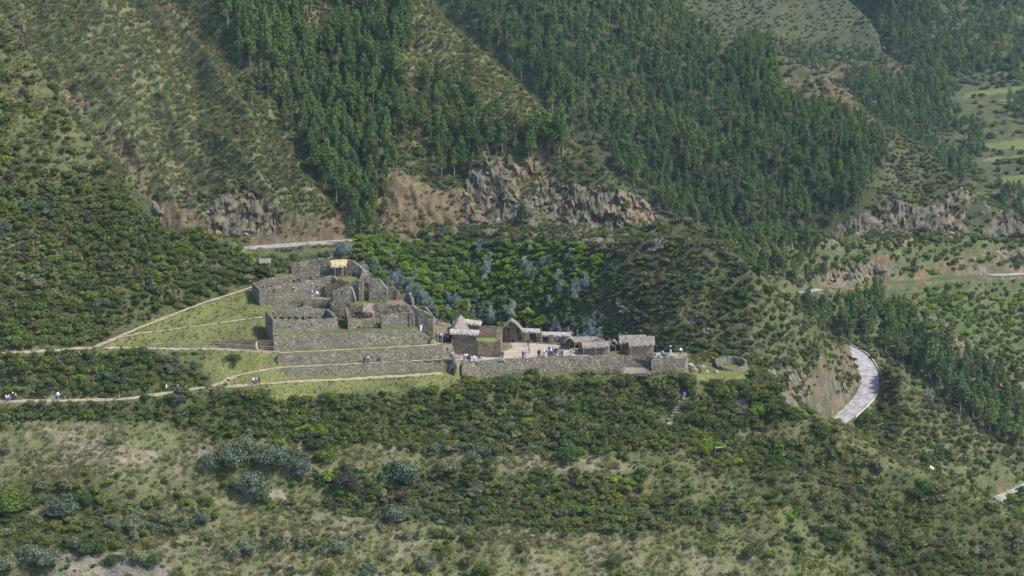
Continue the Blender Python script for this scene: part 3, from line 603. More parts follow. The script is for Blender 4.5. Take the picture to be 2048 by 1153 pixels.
FOREST_V = [[(1690, -60), (2080, -60), (2080, 150), (1905, 160), (1800, 130), (1760, 80)], [(1660, 145), (1800, 128), (1900, 160), (1915, 210), (1925, 270), (1880, 290), (1930, 330), (1960, 380), (1900, 370), (1800, 290), (1730, 220)], [(1985, 380), (2060, 400), (2060, 460), (2010, 430)], [(2015, 205), (2060, 200), (2060, 250), (2020, 250)], [(1945, 255), (1975, 260), (1975, 330), (1948, 330)]]
FOREST_G = [[(1400, 478), (1640, 486), (1650, 560), (1680, 590), (1760, 600), (1830, 640), (1890, 690), (1960, 740), (2060, 800), (2060, 905), (1960, 860), (1890, 800), (1820, 740), (1700, 690), (1600, 650), (1540, 590), (1470, 520)]]
LIME_M = [[(690, 470), (1190, 490), (1215, 540), (1160, 610), (1120, 660), (1000, 665), (870, 640), (800, 600), (730, 530)]]
LIME_G = [[(1640, 586), (1760, 556), (1900, 540), (2060, 548), (2060, 740), (1930, 700), (1840, 640), (1760, 610)], [(1680, 484), (1900, 486), (1930, 505), (1690, 510)]]
DARKB_FG = [[(0, 710), (300, 708), (400, 735), (430, 765), (330, 785), (240, 796), (0, 798)], [(0, 808), (240, 806), (440, 782), (900, 765), (1500, 760), (1620, 840), (1330, 900), (900, 915), (700, 890), (560, 880), (430, 870), (330, 845), (160, 845), (0, 835)],
            [(0, 360), (200, 330), (420, 470), (550, 548), (440, 600), (330, 650), (185, 690), (0, 695)], [(0, 1000), (60, 960), (180, 970), (260, 1010), (430, 985), (430, 1040), (330, 1080), (0, 1100)], [(640, 950), (1000, 950), (1250, 950), (1300, 1000), (1500, 1010), (1480, 1050), (1250, 1062), (900, 1050), (650, 1020)],
            [(1350, 860), (1700, 900), (1980, 1015), (2048, 1060), (2048, 1160), (1750, 1160), (1650, 1080), (1560, 1000), (1480, 970), (1380, 930)]]
CORE = [[(1135, 405), (1200, 384), (1290, 392), (1320, 430), (1335, 475), (1320, 505), (1160, 505), (1110, 480)], [(1640, 492), (1690, 450), (1740, 428), (1790, 430), (1830, 470), (1830, 500), (1700, 500)], [(1880, 410), (1925, 378), (1945, 400), (1920, 470), (1880, 480)], [(1540, 735), (1640, 745), (1695, 735), (1718, 768), (1690, 812), (1652, 838), (1560, 795)]]
KEEPE = [[(300, 398), (400, 412), (450, 392), (500, 378), (545, 418), (600, 436), (692, 428), (692, 490), (420, 500), (330, 470)], [(770, 345), (870, 380), (935, 380), (950, 470), (760, 470)]]
KEEPR = [[(940, 330), (1070, 325), (1290, 392), (1330, 500), (920, 480)], [(1640, 430), (1925, 378), (2060, 446), (2060, 530), (1640, 500)]]
def anyp(u, v, polys):
    r = np.zeros(np.shape(u), bool)
    for p in polys: r |= inpoly(u, v, p)
    return r
def jit_uv(X, Y, Z, amp=7.0):
    u, v = project(X, Y, Z)
    k = 0.12 if amp < 5 else 0.07
    du = (fbm(X * k, Y * k, 51, 3) - .5) * 2 + (vnoise(X * 1.1, Y * 1.1, 52) - .5) * .9; dv = (fbm(X * k + 9, Y * k, 57, 3) - .5) * 2 + (vnoise(X * 1.1, Y * 1.1, 58) - .5) * .9
    return u, v, u + du * amp * 2.2, v + dv * amp * 1.8
def zones(hill, X, Y, Z):
    am = {'foreground_hillside': 4.0}.get(hill.name, 7.0)
    u, v, uj, vj = jit_uv(X, Y, Z, am)
    lush = np.zeros(X.shape); earth = lush.copy(); rock = lush.copy(); dry = lush.copy() + 0.5
    if hill is FG:
        uu, vv = u + (uj - u) * .25, v + (vj - v) * .25
        lush[anyp(uu, vv, LUSH)] = 1.0; earth[anyp(uu, vv, EARTH_FG)] = 1.0; lush[(u > 540) & (u < 900) & (v > 560) & (v < 760) & (earth < .5)] = 0.8
        flat = (u > 925) & (u < 1302) & (v < 735) & (v > 660) & (lush < .5); earth[flat] = 1
        dry = np.where(anyp(uj, vj, DRY_FG), 1.0, np.where(anyp(uj, vj, DARKB_FG), 0.0, .6)); rock[anyp(uj, vj, STONES)] = 1
        earth = np.maximum(earth, np.where(anyp(uj, vj, DRY_FG[:3]), 0.6 * (fbm(X * .25, Y * .25, 77, 3) > .56), 0))
    elif hill is MID:
        earth[anyp(uj, vj, EARTH_MID)] = 1; rock[anyp(uj, vj, ROCK_MID)] = .8; dry[:] = 0.15; dry[(v > 700) & (u > 1740)] = .6; 
        lush[(v > 700) & (u > 1740)] = 0.15
    elif hill is LEFT:
        earth[anyp(uj, vj, EARTH_MID)] = 1; rock[anyp(uj, vj, ROCK_MID)] = .9; dry = np.where(anyp(uj, vj, GRASSY_MID), 0.8, 0.0)
        earth[(fbm(X * .08, Y * .08, 91, 3) > .62) & (rock < .5)] = .5
    elif hill is GORGE:
        earth[anyp(uj, vj, EARTH_G)] = 1; dry[:] = 0.2; rock[anyp(uj, vj, ROCK_G)] = 1
    elif hill is CENT:
        earth[anyp(uj, vj, EARTH_C)] = 1; rock[anyp(uj, vj, ROCK_C)] = 1; dry[:] = .25; dry[anyp(uj, vj, FOREST_C)] = 0
    elif hill is BACK:
        dry[:] = .3; earth[(v > 128) & (v < 160)] = .7
    else:
        f = anyp(u, v, FIELDS); lush[f] = 1.0; dry[:] = .4
    if h_is_far(hill):
        keep = fbm(X * .10, Y * .14, 141, 4) + anyp(uj, vj, CORE) * .5 + anyp(uj, vj, KEEPE) * .3 + anyp(uj, vj, KEEPR) * .07; rock[anyp(uj, vj, CORE)] = 1; earth = earth * np.clip((keep - .37) / .04, 0, 1); rock = rock * np.clip((keep - .34) / .04, 0, 1)
    lush = lush * np.clip(.25 + 3.2 * (fbm(X * .22, Y * .35, 143, 4) - .34), 0, 1) if hill is FG else lush
    return lush, earth, rock, dry
def h_is_far(h): return h is LEFT or h is MID or h is GORGE or h is CENT
def near_road(h, X, Y):
    r = np.zeros(X.shape, bool)
    for pts, w, soft in h.carves: r |= dist_poly(X, Y, pts)[0] < w + 2.5
    return r
def build_hill(h):
    a0, a1 = h.ag[0], h.ag[-1]
    xs = np.arange(a0 * h.Y1 if h is not FG else a0 * 620, (a1 * h.Y1 if h is not FG else a1 * 620), h.sx); ys = np.arange(h.Y0, h.Y1, h.sy)
    if h is FG: ys = np.concatenate([np.arange(415, 500, .42), np.arange(500, 548, .26), np.arange(548, 620, .5), np.arange(620, 720, 2.0)])
    X, Y = np.meshgrid(xs, ys); Z = h.height(X.ravel(), Y.ravel()); X = X.ravel(); Y = Y.ravel(); YD = np.zeros(X.shape)
    nx, ny = len(xs), len(ys)
    if h is LEFT or h is MID or h is CENT or h is GORGE:
        lush, earth, rock, dry = zones(h, X, Y, Z)
        Z = Z + rock * ((fbm(X * .22, Y * .22, 61, 4) - .5) * 3 + (1 - np.abs(2 * fbm(X * .16 + Y * .12, Y * .10, 66, 3) - 1) - .6) * 1.2) + (earth > .8) * (1 - rock) * ((fbm(X * .3, Y * .15, 63, 4) - .5) * 2.6 + (1 - np.abs(2 * fbm(X * .2, Y * .1, 67, 4) - 1) - .6) * 1.6)
        bare_ = np.clip(rock + .5 * (earth > .5), 0, 1); wx = X + 2 * vnoise(X * .3, Z * .3, 151); wz = Z + 2 * vnoise(X * .3, Z * .3, 152)
        YD = bare_ * ((fbm(X * .16, Z * .16, 155, 4) - .5) * 6 + (_hash(np.floor(wx * .34 + wz * .15), np.floor(wz * .36 - wx * .1), 153) - .5) * 1.6 + (_hash(np.floor(wx * .8), np.floor(wz * .8 + wx * .3), 154) - .5) * 1.3)
        YD[near_road(h, X, Y)] = 0
        for pts, w, soft in h.carves:
            d, zc = dist_poly(X, Y, pts); Z = np.where(d < w, zc, Z)
    lush, earth, rock, dry = zones(h, X, Y, Z)
    idx = np.arange(nx * ny).reshape(ny, nx)
    F = np.stack([idx[:-1, :-1], idx[:-1, 1:], idx[1:, 1:], idx[1:, :-1]], -1).reshape(-1, 4)
    a = X / Y; keepv = (a >= a0) & (a <= a1)
    F = F[keepv[F].all(1)]
    used = np.zeros(nx * ny, bool); used[F] = True; rem = np.cumsum(used) - 1
    V = np.stack([X, Y - YD, Z], -1)[used]; F = rem[F]
    me = mesh_np(h.name, V, F, [h.mat], smooth=True)
    if h is not FG: me.polygons.foreach_set('use_smooth', ~((rock[used])[F].max(1) > .5))
    at = me.attributes.new('zone', 'FLOAT_COLOR', 'POINT')
    at.data.foreach_set('color', np.stack([lush, earth, rock, dry], -1)[used].astype(np.float32).ravel())
    o = link(h.name, me); tag(o, kind='structure'); return o
HILLS = [FG, MID, LEFT, GORGE, CENT, BACK, VALL]
for h in HILLS: build_hill(h)
# surfaces of roads and paths
for nm, pts, w, mt in (('footpath', r_low, 0.95, 'path'), ('footpath', r_ter, 0.7, 'path'), ('footpath', r_up, 0.9, 'path'), ('footpath', r_ter2, .45, 'path'), ('footpath', r_ter3, .4, 'path'), ('footpath', r_br, 0.55, 'path'), ('footpath', r_md, 0.42, 'path'), ('footpath', r_trail, .55, 'path')):
    ribbon(nm, pts, w, M[mt], lift=0.06, wj=0.8)

# ------------------------------------------------------------------ plants
def leaf_quads(P, Nn, size, jitter=0.9, aspect=1.4):
    n = len(P)
    d = Nn + rng.normal(0, jitter, (n, 3)); d /= np.linalg.norm(d, axis=1)[:, None] + 1e-9
    r = rng.normal(0, 1, (n, 3)); t = np.cross(d, r); t /= np.linalg.norm(t, axis=1)[:, None] + 1e-9; b = np.cross(d, t)
    s = (size * rng.uniform(0.6, 1.4, n))[:, None] if np.ndim(size) == 0 else (size * rng.uniform(.6, 1.4, n))[:, None]
    V = np.stack([P - t * s, P - b * s * .5 * aspect / 1.4, P + t * s, P + b * s * .5 * aspect / 1.4], 1).reshape(-1, 3)
    F = np.arange(4 * n).reshape(n, 4); return V, F
def tube(p0, p1, r0, r1, k=5):
    p0 = np.array(p0, float); p1 = np.array(p1, float); d = p1 - p0; d /= np.linalg.norm(d) + 1e-9
    x = np.cross(d, [0.3, 0.9, 0.1]); x /= np.linalg.norm(x); y = np.cross(d, x); V = []
    for p, r in ((p0, r0), (p1, r1)):
        for i in range(k): a = 2 * math.pi * i / k; V.append(p + (x * math.cos(a) + y * math.sin(a)) * r)
    F = [(i, (i + 1) % k, k + (i + 1) % k, k + i) for i in range(k)]
    return np.array(V), np.array(F)
def merge(parts):
    V = []; F = []; off = 0; mi = []
    for v, f, m in parts: V.append(v); F.append(np.asarray(f) + off); mi.append(np.full(len(f), m)); off += len(v)
    return np.concatenate(V), np.concatenate(F), np.concatenate(mi)
def blob_leaves(centers, radii, n, size, squash=0.9):
    w = radii ** 2; w = w / w.sum(); k = rng.choice(len(centers), n, p=w)
    d = rng.normal(0, 1, (n, 3)); d /= np.linalg.norm(d, axis=1)[:, None]; d[:, 2] = np.abs(d[:, 2]) * 0.9 + d[:, 2] * .1 - .15
    rr = radii[k] * rng.uniform(0.6, 1.08, n) ** 0.6
    P = centers[k] + d * rr[:, None] * np.array([1, 1, squash]); return leaf_quads(P, d, size)
def shrub_mesh(name, mat, nb=9, n=560, size=0.13, tall=0.9, spread=0.62):
    c = []; r = []
    for i in range(nb):
        a = rng.uniform(0, 6.28); q = rng.uniform(0.1, spread); rr = rng.uniform(0.24, 0.46)
        c.append((math.cos(a) * q, math.sin(a) * q, rng.uniform(0.22, 0.75) * tall * (1.1 - 0.5 * q))); r.append(rr)
    V, F = blob_leaves(np.array(c), np.array(r), n, size)
    parts = [(V, F, 0)]
    for i in range(min(nb, 6)):
        v, f = tube((0, 0, -0.25), np.array(c[i]) * 0.9, 0.035, 0.012, 4); parts.append((v, f, 1))
    V, F, mi = merge(parts); return mesh_np(name, V, F, [M[mat], M['trunk_dark']], mi)
def spiky_mesh(name, mat, n=420, size=.10):     # upright broom-like shrub
    P = []; D = []
    for i in range(26):
        a = rng.uniform(0, 6.28); q = rng.uniform(0, .38); h = rng.uniform(.7, 1.25); tip = np.array([math.cos(a) * q * 2.0, math.sin(a) * q * 2.0, h])
        for t in rng.uniform(.15, 1, n // 26): P.append(tip * t + rng.normal(0, .07, 3)); D.append((tip[0], tip[1], .3))
    V, F = leaf_quads(np.array(P), np.array(D), size); parts = [(V, F, 0)]
    for i in range(4):
        v, f = tube((0, 0, -.2), (rng.uniform(-.3, .3), rng.uniform(-.3, .3), .8), .03, .01, 4); parts.append((v, f, 1))
    V, F, mi = merge(parts); return mesh_np(name, V, F, [M[mat], M['trunk_dark']], mi)
KIND = {}
def kindset(key, mat, word, **kw):
    out = []
    for nb_, sp_, tl_ in ((8, .5, 1.1), (11, .66, .95), (13, .82, .8)):
        k2 = dict(kw); k2['n'] = int(k2.get('n', 560) * (.9 + .03 * nb_)); k2['tall'] = k2.get('tall', .9) * tl_; out.append(shrub_mesh('shrub', mat, nb=nb_, spread=sp_, **k2))
    KIND[key] = (out, word)
kindset('dark', 'leaf_dark', 'dark green'); kindset('olive', 'leaf_olive', 'olive green', n=520); kindset('lime', 'leaf_lime', 'bright green', n=560, tall=.8)
kindset('grey', 'leaf_grey', 'silvery grey-green', n=620, size=.11); kindset('brown', 'leaf_brown', 'brownish', n=420); kindset('pale', 'leaf_pale', 'pale green', n=480); kindset('yellow', 'leaf_yellow', 'yellow-flowering', n=480)
KIND['broom'] = ([spiky_mesh('shrub', 'leaf_olive') for _ in range(2)] + [spiky_mesh('shrub', 'leaf_dark')], 'upright wispy')
KEYS = ['dark', 'olive', 'lime', 'grey', 'brown', 'yellow', 'broom', 'pale']
BIGK = {k: [shrub_mesh('shrub', m_, nb=16, n=2600, size=.062, spread=.75, tall=.95) for _ in range(2)] for k, m_ in (('grey', 'leaf_grey'), ('dark', 'leaf_dark'), ('olive', 'leaf_olive'), ('brown', 'leaf_brown'), ('lime', 'leaf_lime'))}
def euc_crown(mat, slim=1.0, n=900, blue=False):
    c = []; r = []; nb = 15
    for i in range(nb):
        t = (i + rng.uniform(0, 1)) / nb; z = 0.34 + 0.62 * t if not blue else .1 + .85 * t
        w = (0.125 * (1 - t) ** 0.75 + 0.015) * slim; a = rng.uniform(0, 6.28); q = w * rng.uniform(.3, 1.2)
        c.append((math.cos(a) * q, math.sin(a) * q, z)); r.append(w * rng.uniform(.55, .9) + .015)
    c = np.array(c) * 10; r = np.array(r) * 10
    V, F = blob_leaves(c, r, n, 0.24, squash=1.5); return mesh_np('crown', V, F, [M[mat]]), c
def euc_trunk(c, h=9.3):
    parts = []; p = np.array([0, 0, -0.8]); bend = rng.normal(0, .12, 2)
    for i in range(5):
        t = (i + 1) / 5; q = np.array([bend[0] * math.sin(t * 3), bend[1] * math.sin(t * 3), h * t]); r0 = .17 * (1 - (i / 5) * .85); r1 = .17 * (1 - t * .85)
        v, f = tube(p, q, r0, r1, 5); parts.append((v, f, 0)); p = q
    for k in range(0, len(c), 2):
        v, f = tube((0, 0, max(c[k][2] - 1.2, .5)), c[k], .05, .015, 4); parts.append((v, f, 0))
    V, F, mi = merge(parts); return mesh_np('trunk', V, F, [M['trunk']], mi)
def euc_set(mat, k, **kw):
    out = []
    for i in range(k):
        k2 = dict(kw); k2['slim'] = kw.get('slim', 1.0) * ((.75, .9, 1.15, .85, 1.0, 1.3, .9)[i % 7] if mat == 'euc_green' else (.8, 1.05, 1.3)[i % 3]); k2['n'] = int(kw.get('n', 900) * (.7, 1, 1.15, .8, 1, 1.25, .55)[i % 7])
        cr, c = euc_crown(mat, **k2); out.append((cr, euc_trunk(c)))
    return out
EUC = {'green': euc_set('euc_green', 7), 'blue': euc_set('euc_blue', 3, slim=1.75, n=1900, blue=True)}
def grass_mesh(name, mat, n=34, h=.55, rad=.45, wdt=.03):
    V = []; F = []
    for i in range(n):
        a = rng.uniform(0, 6.28); q = rad * rng.uniform(0, 1) ** .6; x, y = math.cos(a) * q, math.sin(a) * q
        b = rng.uniform(0, 6.28); hh = h * rng.uniform(.6, 1.3); lean = rng.uniform(.1, .5) * hh; dx, dy = math.cos(b), math.sin(b)
        k = len(V); V += [(x - dy * wdt, y + dx * wdt, -.05), (x + dy * wdt, y - dx * wdt, -.05), (x + dx * lean * .5 + dy * wdt * .8, y + dy * lean * .5 - dx * wdt * .8, hh * .7), (x + dx * lean - dy * wdt * .3, y + dy * lean, hh)]
        F.append((k, k + 1, k + 2, k + 3))
    return mesh_np(name, V, F, [M[mat]])
GRASS = [grass_mesh('grass', 'grass') for _ in range(3)] + [grass_mesh('grass', 'grass_green') for _ in range(2)]

# where plants stand
def occluded(h, u, v, Y):
    hid = np.zeros(u.shape, bool)
    for g in HILLS:
        if g is h:
            cv, cY = g.crest(u); hid |= (Y > cY + 32) & (v > cv - 2)
        else:
            if HILLS.index(g) > HILLS.index(h): continue
            cv, cY = g.crest(u); ok = (u > g.cu[0]) & (u < g.cu[-1]) & (Y > cY)
            hid |= ok & (v > cv + 55)
    return hid | (u < -150) | (u > 2225) | (v < -60) | (v > 1240)
def near_line(X, Y, pts, w): d, _ = dist_poly(X, Y, [tuple(p) for p in pts]); return d < w
BLD = [(500, 520, 870, 762), (600, 690, 908, 770), (900, 625, 1380, 757), (1410, 715, 1500, 758)]
def clearing(h, X, Y, u, v, m=0.0):
    bad = np.zeros(u.shape, bool)
    if h is FG:
        for r_, w in ((r_low, 1.6), (r_ter, 1.4), (r_up, 1.6), (r_br, 1.5), (r_md, 1.0), (r_trail, 1.1), (r_trail2, .2)): bad |= near_line(X, Y, r_, w + m)
        bad |= inpoly(u, v, [(505, 570), (545, 528), (600, 515), (730, 515), (780, 560), (830, 600), (880, 630), (905, 640), (1000, 640), (1145, 670), (1240, 665), (1310, 668), (1375, 700), (1376, 745), (1302, 745), (1240, 745), (1100, 752), (925, 760), (880, 750), (560, 765), (545, 705), (505, 600)])
        bad |= inpoly(u, v, [(1385, 738), (1412, 720), (1500, 720), (1500, 752), (1385, 762)])
    if h is LEFT: bad |= near_line(X, Y, r_road3, 4.5 + m)
    if h is MID:
        bad |= (u > 485) & (u < 712) & (v < MID.crest(u)[0] + 13)
        bad |= near_line(X, Y, r_road, 4.3 + m) | near_line(X, Y, r_road2, 4.3 + m)
    if h is GORGE: bad |= near_line(X, Y, r_road4, 4 + m)
    return bad
def candidates(h, step):
    a0, a1 = -0.243, 0.247; ys = np.arange(h.Y0, h.Y1, step); xs = np.arange(a0 * h.Y1, a1 * h.Y1, step)
    X, Y = np.meshgrid(xs, ys); X = X.ravel() + rng.uniform(-.5, .5, X.size) * step; Y = Y.ravel() + rng.uniform(-.5, .5, Y.size) * step
    u0, v0 = project(X, Y, h.base(X, Y)); k = (u0 > -160) & (u0 < 2235) & (v0 > -80) & (v0 < 1260); X = X[k]; Y = Y[k]
    Z = h.height(X, Y); u, v = project(X, Y, Z); k = ~occluded(h, u, v, Y) & (X / Y < h.ag[-1]) & (X / Y > h.ag[0]); return X[k], Y[k], Z[k], u[k], v[k]
shr = []; grs = []; tre = []                     # rows: X Y Z scale kind-or-variant u v
def add_shrubs(X, Y, Z, probs, smin, smax, u, v, cap=1.0):
    """probs: dict kind -> density array; one draw per candidate"""
    tot = np.zeros(X.shape); r = rng.uniform(0, 1, X.shape); done = np.zeros(X.shape, bool)
    for k, p in probs.items():
        lo = tot.copy(); tot = tot + p; m = (r >= lo) & (r < tot)
        n = m.sum(); s = smin + (smax - smin) * rng.beta(1.6, 3.0, n) * (.6 + .9 * fbm(X[m] * .12, Y[m] * .12, 131, 2))
        if k in ('grey',): s = s * 1.1
        for row in zip(X[m], Y[m], Z[m], s, [KEYS.index(k)] * n, u[m], v[m]): shr.append(row)
def clump(X, Y, f, seed, lo, hi): return np.clip((fbm(X * f, Y * f, seed, 4) - lo) / (hi - lo), 0, 1)

# --- near hill
X, Y, Z, u, v = candidates(FG, 1.25); uj, vj = u + (fbm(X * .15, Y * .15, 71, 3) - .5) * 30, v + (fbm(X * .15, Y * .15, 72, 3) - .5) * 26
ok = ~clearing(FG, X, Y, u, v); X, Y, Z, u, v, uj, vj = (q[ok] for q in (X, Y, Z, u, v, uj, vj))
dk = anyp(uj, vj, DARKB_FG); lawn = anyp(u, v, LUSH) | ((u > 190) & (u < 560) & (v > 575) & (v < 706) & inpoly(u, v, [(190, 706), (250, 670), (400, 612), (520, 570), (560, 600), (560, 706)])); dry = anyp(uj, vj, DRY_FG) & ~dk
cl = clump(X, Y, .07, 81, .40, .60); cl2 = clump(X, Y, .2, 83, .42, .6); stn = anyp(uj, vj, STONES)
band = inpoly(uj, vj, DARKB_FG[4]); d = np.where(band, .8, np.where(dk, np.where(v > 935, .22 + .5 * cl2 * (cl > .3), .80 + .2 * cl2), np.where(dry, .005 + .06 * (cl > .92), .05 + .18 * cl2))); d = np.where(lawn, 0.0, d); d = np.where((v < 380) & (u < 230), .10 + .2 * cl, d); d[stn] = .02
kd = clump(X, Y, .11, 85, .42, .58); low = np.clip((v - 880) / 100, 0, 1)
lim = np.clip((fbm(X * .09, Y * .09, 86, 3) - .60) / .05, 0, 1)
add_shrubs(X, Y, Z, {'dark': d * (.42 * (1 - .7 * low)) * (1.2 - .6 * kd), 'pale': d * (.05 + .15 * low), 'olive': d * (.30 + .1 * kd), 'grey': d * (.05 + .20 * low * (1 - kd)), 'brown': d * .07, 'lime': d * (.02 + .25 * lim), 'yellow': d * .018, 'broom': d * .10}, .60, 2.15, u, v)
X, Y, Z, u, v = candidates(FG, .82); ok = ~clearing(FG, X, Y, u, v, -.6) & ~anyp(u, v, STONES); X, Y, Z, u, v = (q[ok] for q in (X, Y, Z, u, v))
lawn = (u > 190) & (u < 560) & (v > 575) & (v < 706) | anyp(u, v, LUSH); cl = clump(X, Y, .16, 93, .38, .62)
p = np.where(lawn, .40, .30 + .5 * cl); m = rng.uniform(0, 1, X.shape) < p
dryn = anyp(u, v, DRY_FG) | (fbm(X * .1, Y * .1, 95, 3) > .5)
gi = np.where(dryn, rng.integers(0, 3, X.shape), 3 + rng.integers(0, 2, X.shape))
sc = rng.uniform(.7, 1.35, X.shape) * np.where(lawn, .5, 1.0)
grs += list(zip(X[m], Y[m], Z[m], sc[m], gi[m]))
X, Y, Z, u, v = candidates(FG, .95); ok = ~clearing(FG, X, Y, u, v); X, Y, Z, u, v = (q[ok] for q in (X, Y, Z, u, v)); uj, vj = u + (fbm(X * .15, Y * .15, 71, 3) - .5) * 34, v + (fbm(X * .15, Y * .15, 72, 3) - .5) * 30
dk = anyp(uj, vj, DARKB_FG); dry = anyp(uj, vj, DRY_FG) & ~dk; lawn = (u > 190) & (u < 560) & (v > 575) & (v < 706) | anyp(u, v, LUSH)
d = np.where(dk, np.where((v > 935) & ~inpoly(uj, vj, DARKB_FG[4]), .28, .60), np.where(dry, .03, np.where(v < 380, .10, .18))) * np.where(lawn, .0, 1)
add_shrubs(X, Y, Z, {'olive': d * .33, 'pale': d * .17, 'dark': d * .20, 'grey': d * .10, 'brown': d * .08, 'broom': d * .12}, .32, .85, u, v)
# --- middle hill
X, Y, Z, u, v = candidates(MID, 1.7); ok = ~clearing(MID, X, Y, u, v); X, Y, Z, u, v = (q[ok] for q in (X, Y, Z, u, v))
uj, vj = u + (fbm(X * .1, Y * .1, 73, 3) - .5) * 30, v + (fbm(X * .1, Y * .1, 74, 3) - .5) * 24
bare = anyp(u, v, EARTH_MID) | anyp(u, v, ROCK_MID); lm = anyp(uj, vj, LIME_M); rt = (v > 715) & (u > 1730); cl = clump(X, Y, .06, 87, .4, .6)
d = np.where(lm, .95, np.where(rt, .36 + .25 * cl, .75 + .25 * cl)); d[bare] = .45
big = clump(X, Y, .05, 89, .45, .55)
q_ = lm
add_shrubs(X[q_], Y[q_], Z[q_], {'lime': d[q_] * (.62 + .3 * big[q_]), 'dark': d[q_] * (.28 - .2 * big[q_]), 'olive': d[q_] * .06}, 1.1, 3.2, u[q_], v[q_])
q_ = ~lm; rt = rt[q_]
add_shrubs(X[q_], Y[q_], Z[q_], {'lime': d[q_] * np.where(rt, .05 + .3 * (cl[q_] > .95), .01), 'dark': d[q_] * np.where(rt, .10, .40), 'olive': d[q_] * np.where(rt, .4, .30), 'pale': d[q_] * np.where(rt, .35, .04), 'grey': d[q_] * .14, 'brown': d[q_] * np.where(rt, .02, .10)}, .8, 2.4, u[q_], v[q_])
X, Y, Z, u, v = candidates(MID, 1.3); ok = ~clearing(MID, X, Y, u, v) & ~anyp(u, v, LIME_M) & ~anyp(u, v, EARTH_MID); m = ok & (rng.uniform(0, 1, X.shape) < np.where(u > 1730, .85, .5))
grs += list(zip(X[m], Y[m], Z[m], rng.uniform(1.0, 1.8, m.sum()), rng.integers(0, 5, m.sum())))
# --- left mountain
X, Y, Z, u, v = candidates(LEFT, 1.45); ok = ~clearing(LEFT, X, Y, u, v); X, Y, Z, u, v = (q[ok] for q in (X, Y, Z, u, v)); uj, vj = u + (fbm(X * .08, Y * .08, 75, 3) - .5) * 40, v + (fbm(X * .08, Y * .08, 76, 3) - .5) * 30
bare = anyp(u, v, EARTH_MID) | anyp(u, v, ROCK_MID); gr = anyp(uj, vj, GRASSY_MID); ws = X * .74 + Y * .67 + 8 * fbm(X * .04, Y * .04, 171, 2); cl = np.clip((fbm(ws * .075, (X * .67 - Y * .74) * .02, 97, 4) - .46) / .10, 0, 1)
spur = (u > 790) & gr
d = np.where(gr, .06 + .70 * cl, .85); d = np.where(spur, .14 + .22 * cl, d); d[bare] = .34
gul = inpoly(uj, vj, [(430, 20), (470, 60), (520, 180), (600, 300), (700, 430), (690, 440), (600, 430), (520, 330), (470, 220), (430, 110)]); d[gul] = .85
add_shrubs(X, Y, Z, {'dark': d * np.where(gr, .08 + .22 * cl, .34), 'olive': d * np.where(gr, .30, .36), 'pale': d * np.where(gr, .45, .10), 'grey': d * .15}, .5, 1.6, u, v)
X, Y, Z, u, v = candidates(LEFT, 1.35); bare = anyp(u, v, EARTH_MID) | anyp(u, v, ROCK_MID); gr = anyp(u, v, GRASSY_MID); m = ~clearing(LEFT, X, Y, u, v) & (rng.uniform(0, 1, X.shape) < np.where(bare, .25, np.where(gr, .95, .3)))
grs += list(zip(X[m], Y[m], Z[m], rng.uniform(1.3, 2.6, m.sum()), rng.choice([0, 1, 3, 4, 3, 4, 2], m.sum())))
# --- gorge, central, back, valley
X, Y, Z, u, v = candidates(GORGE, 2.0); ok = ~clearing(GORGE, X, Y, u, v); X, Y, Z, u, v = (q[ok] for q in (X, Y, Z, u, v)); uj, vj = u + (fbm(X * .07, Y * .07, 77, 3) - .5) * 40, v + (fbm(X * .07, Y * .07, 78, 3) - .5) * 24
bare = anyp(uj, vj, EARTH_G); lm = anyp(uj, vj, LIME_G); big = clump(X, Y, .04, 99, .42, .58); d = np.where(lm, .95, .85); d[bare] = .45
add_shrubs(X, Y, Z, {'lime': d * np.where(lm, .50 + .35 * big, .10), 'dark': d * np.where(lm, .15, .36), 'olive': d * .18, 'pale': d * np.where(lm, 0, .25), 'brown': d * np.where(lm, 0, .1)}, .8, 2.8, u, v)
X, Y, Z, u, v = candidates(CENT, 1.9); bare = anyp(u, v, EARTH_C) | anyp(u, v, ROCK_C); rt = (u > 1740) & (v > 240); d = np.where(rt, .8, .30); d[bare] = .30; d[anyp(u, v, FOREST_C)] = .18
add_shrubs(X, Y, Z, {'dark': d * .08, 'olive': d * .35, 'pale': d * .50, 'grey': d * .05}, .7, 2.2, u, v)
X, Y, Z, u, v = candidates(BACK, 3.0); cl = clump(X, Y, .015, 103, .4, .6); add_shrubs(X, Y, Z, {'dark': .10 * cl, 'olive': .08 + .1 * cl, 'pale': .4 + 0 * cl}, .8, 2.4, u, v)
X, Y, Z, u, v = candidates(VALL, 5.0); k = (u > 1640) & ~anyp(u, v, FIELDS); X, Y, Z, u, v = (q[k] for q in (X, Y, Z, u, v)); cl = clump(X, Y, .02, 105, .4, .55)
add_shrubs(X, Y, Z, {'dark': .35 * cl + .05, 'olive': .20 * cl + .1, 'grey': .16 * cl + .03, 'lime': .10 * cl}, 1.5, 5.0, u, v)

for _ in range(60):
    uu, vv = random.uniform(1560, 1712), random.uniform(700, 800)
    if inpoly(np.array([uu]), np.array([vv]), [(1560, 700), (1690, 700), (1705, 730), (1690, 790), (1640, 800), (1560, 790)])[0]:
        P = MID.cast(uu, vv)
        if dist_poly(np.array([P.x]), np.array([P.y]), [tuple(p) for p in r_road])[0][0] > 4.6: shr.append((P.x, P.y, P.z - .1, random.uniform(.6, 1.5), KEYS.index(random.choice(['olive', 'dark', 'brown', 'olive'])), uu, vv))
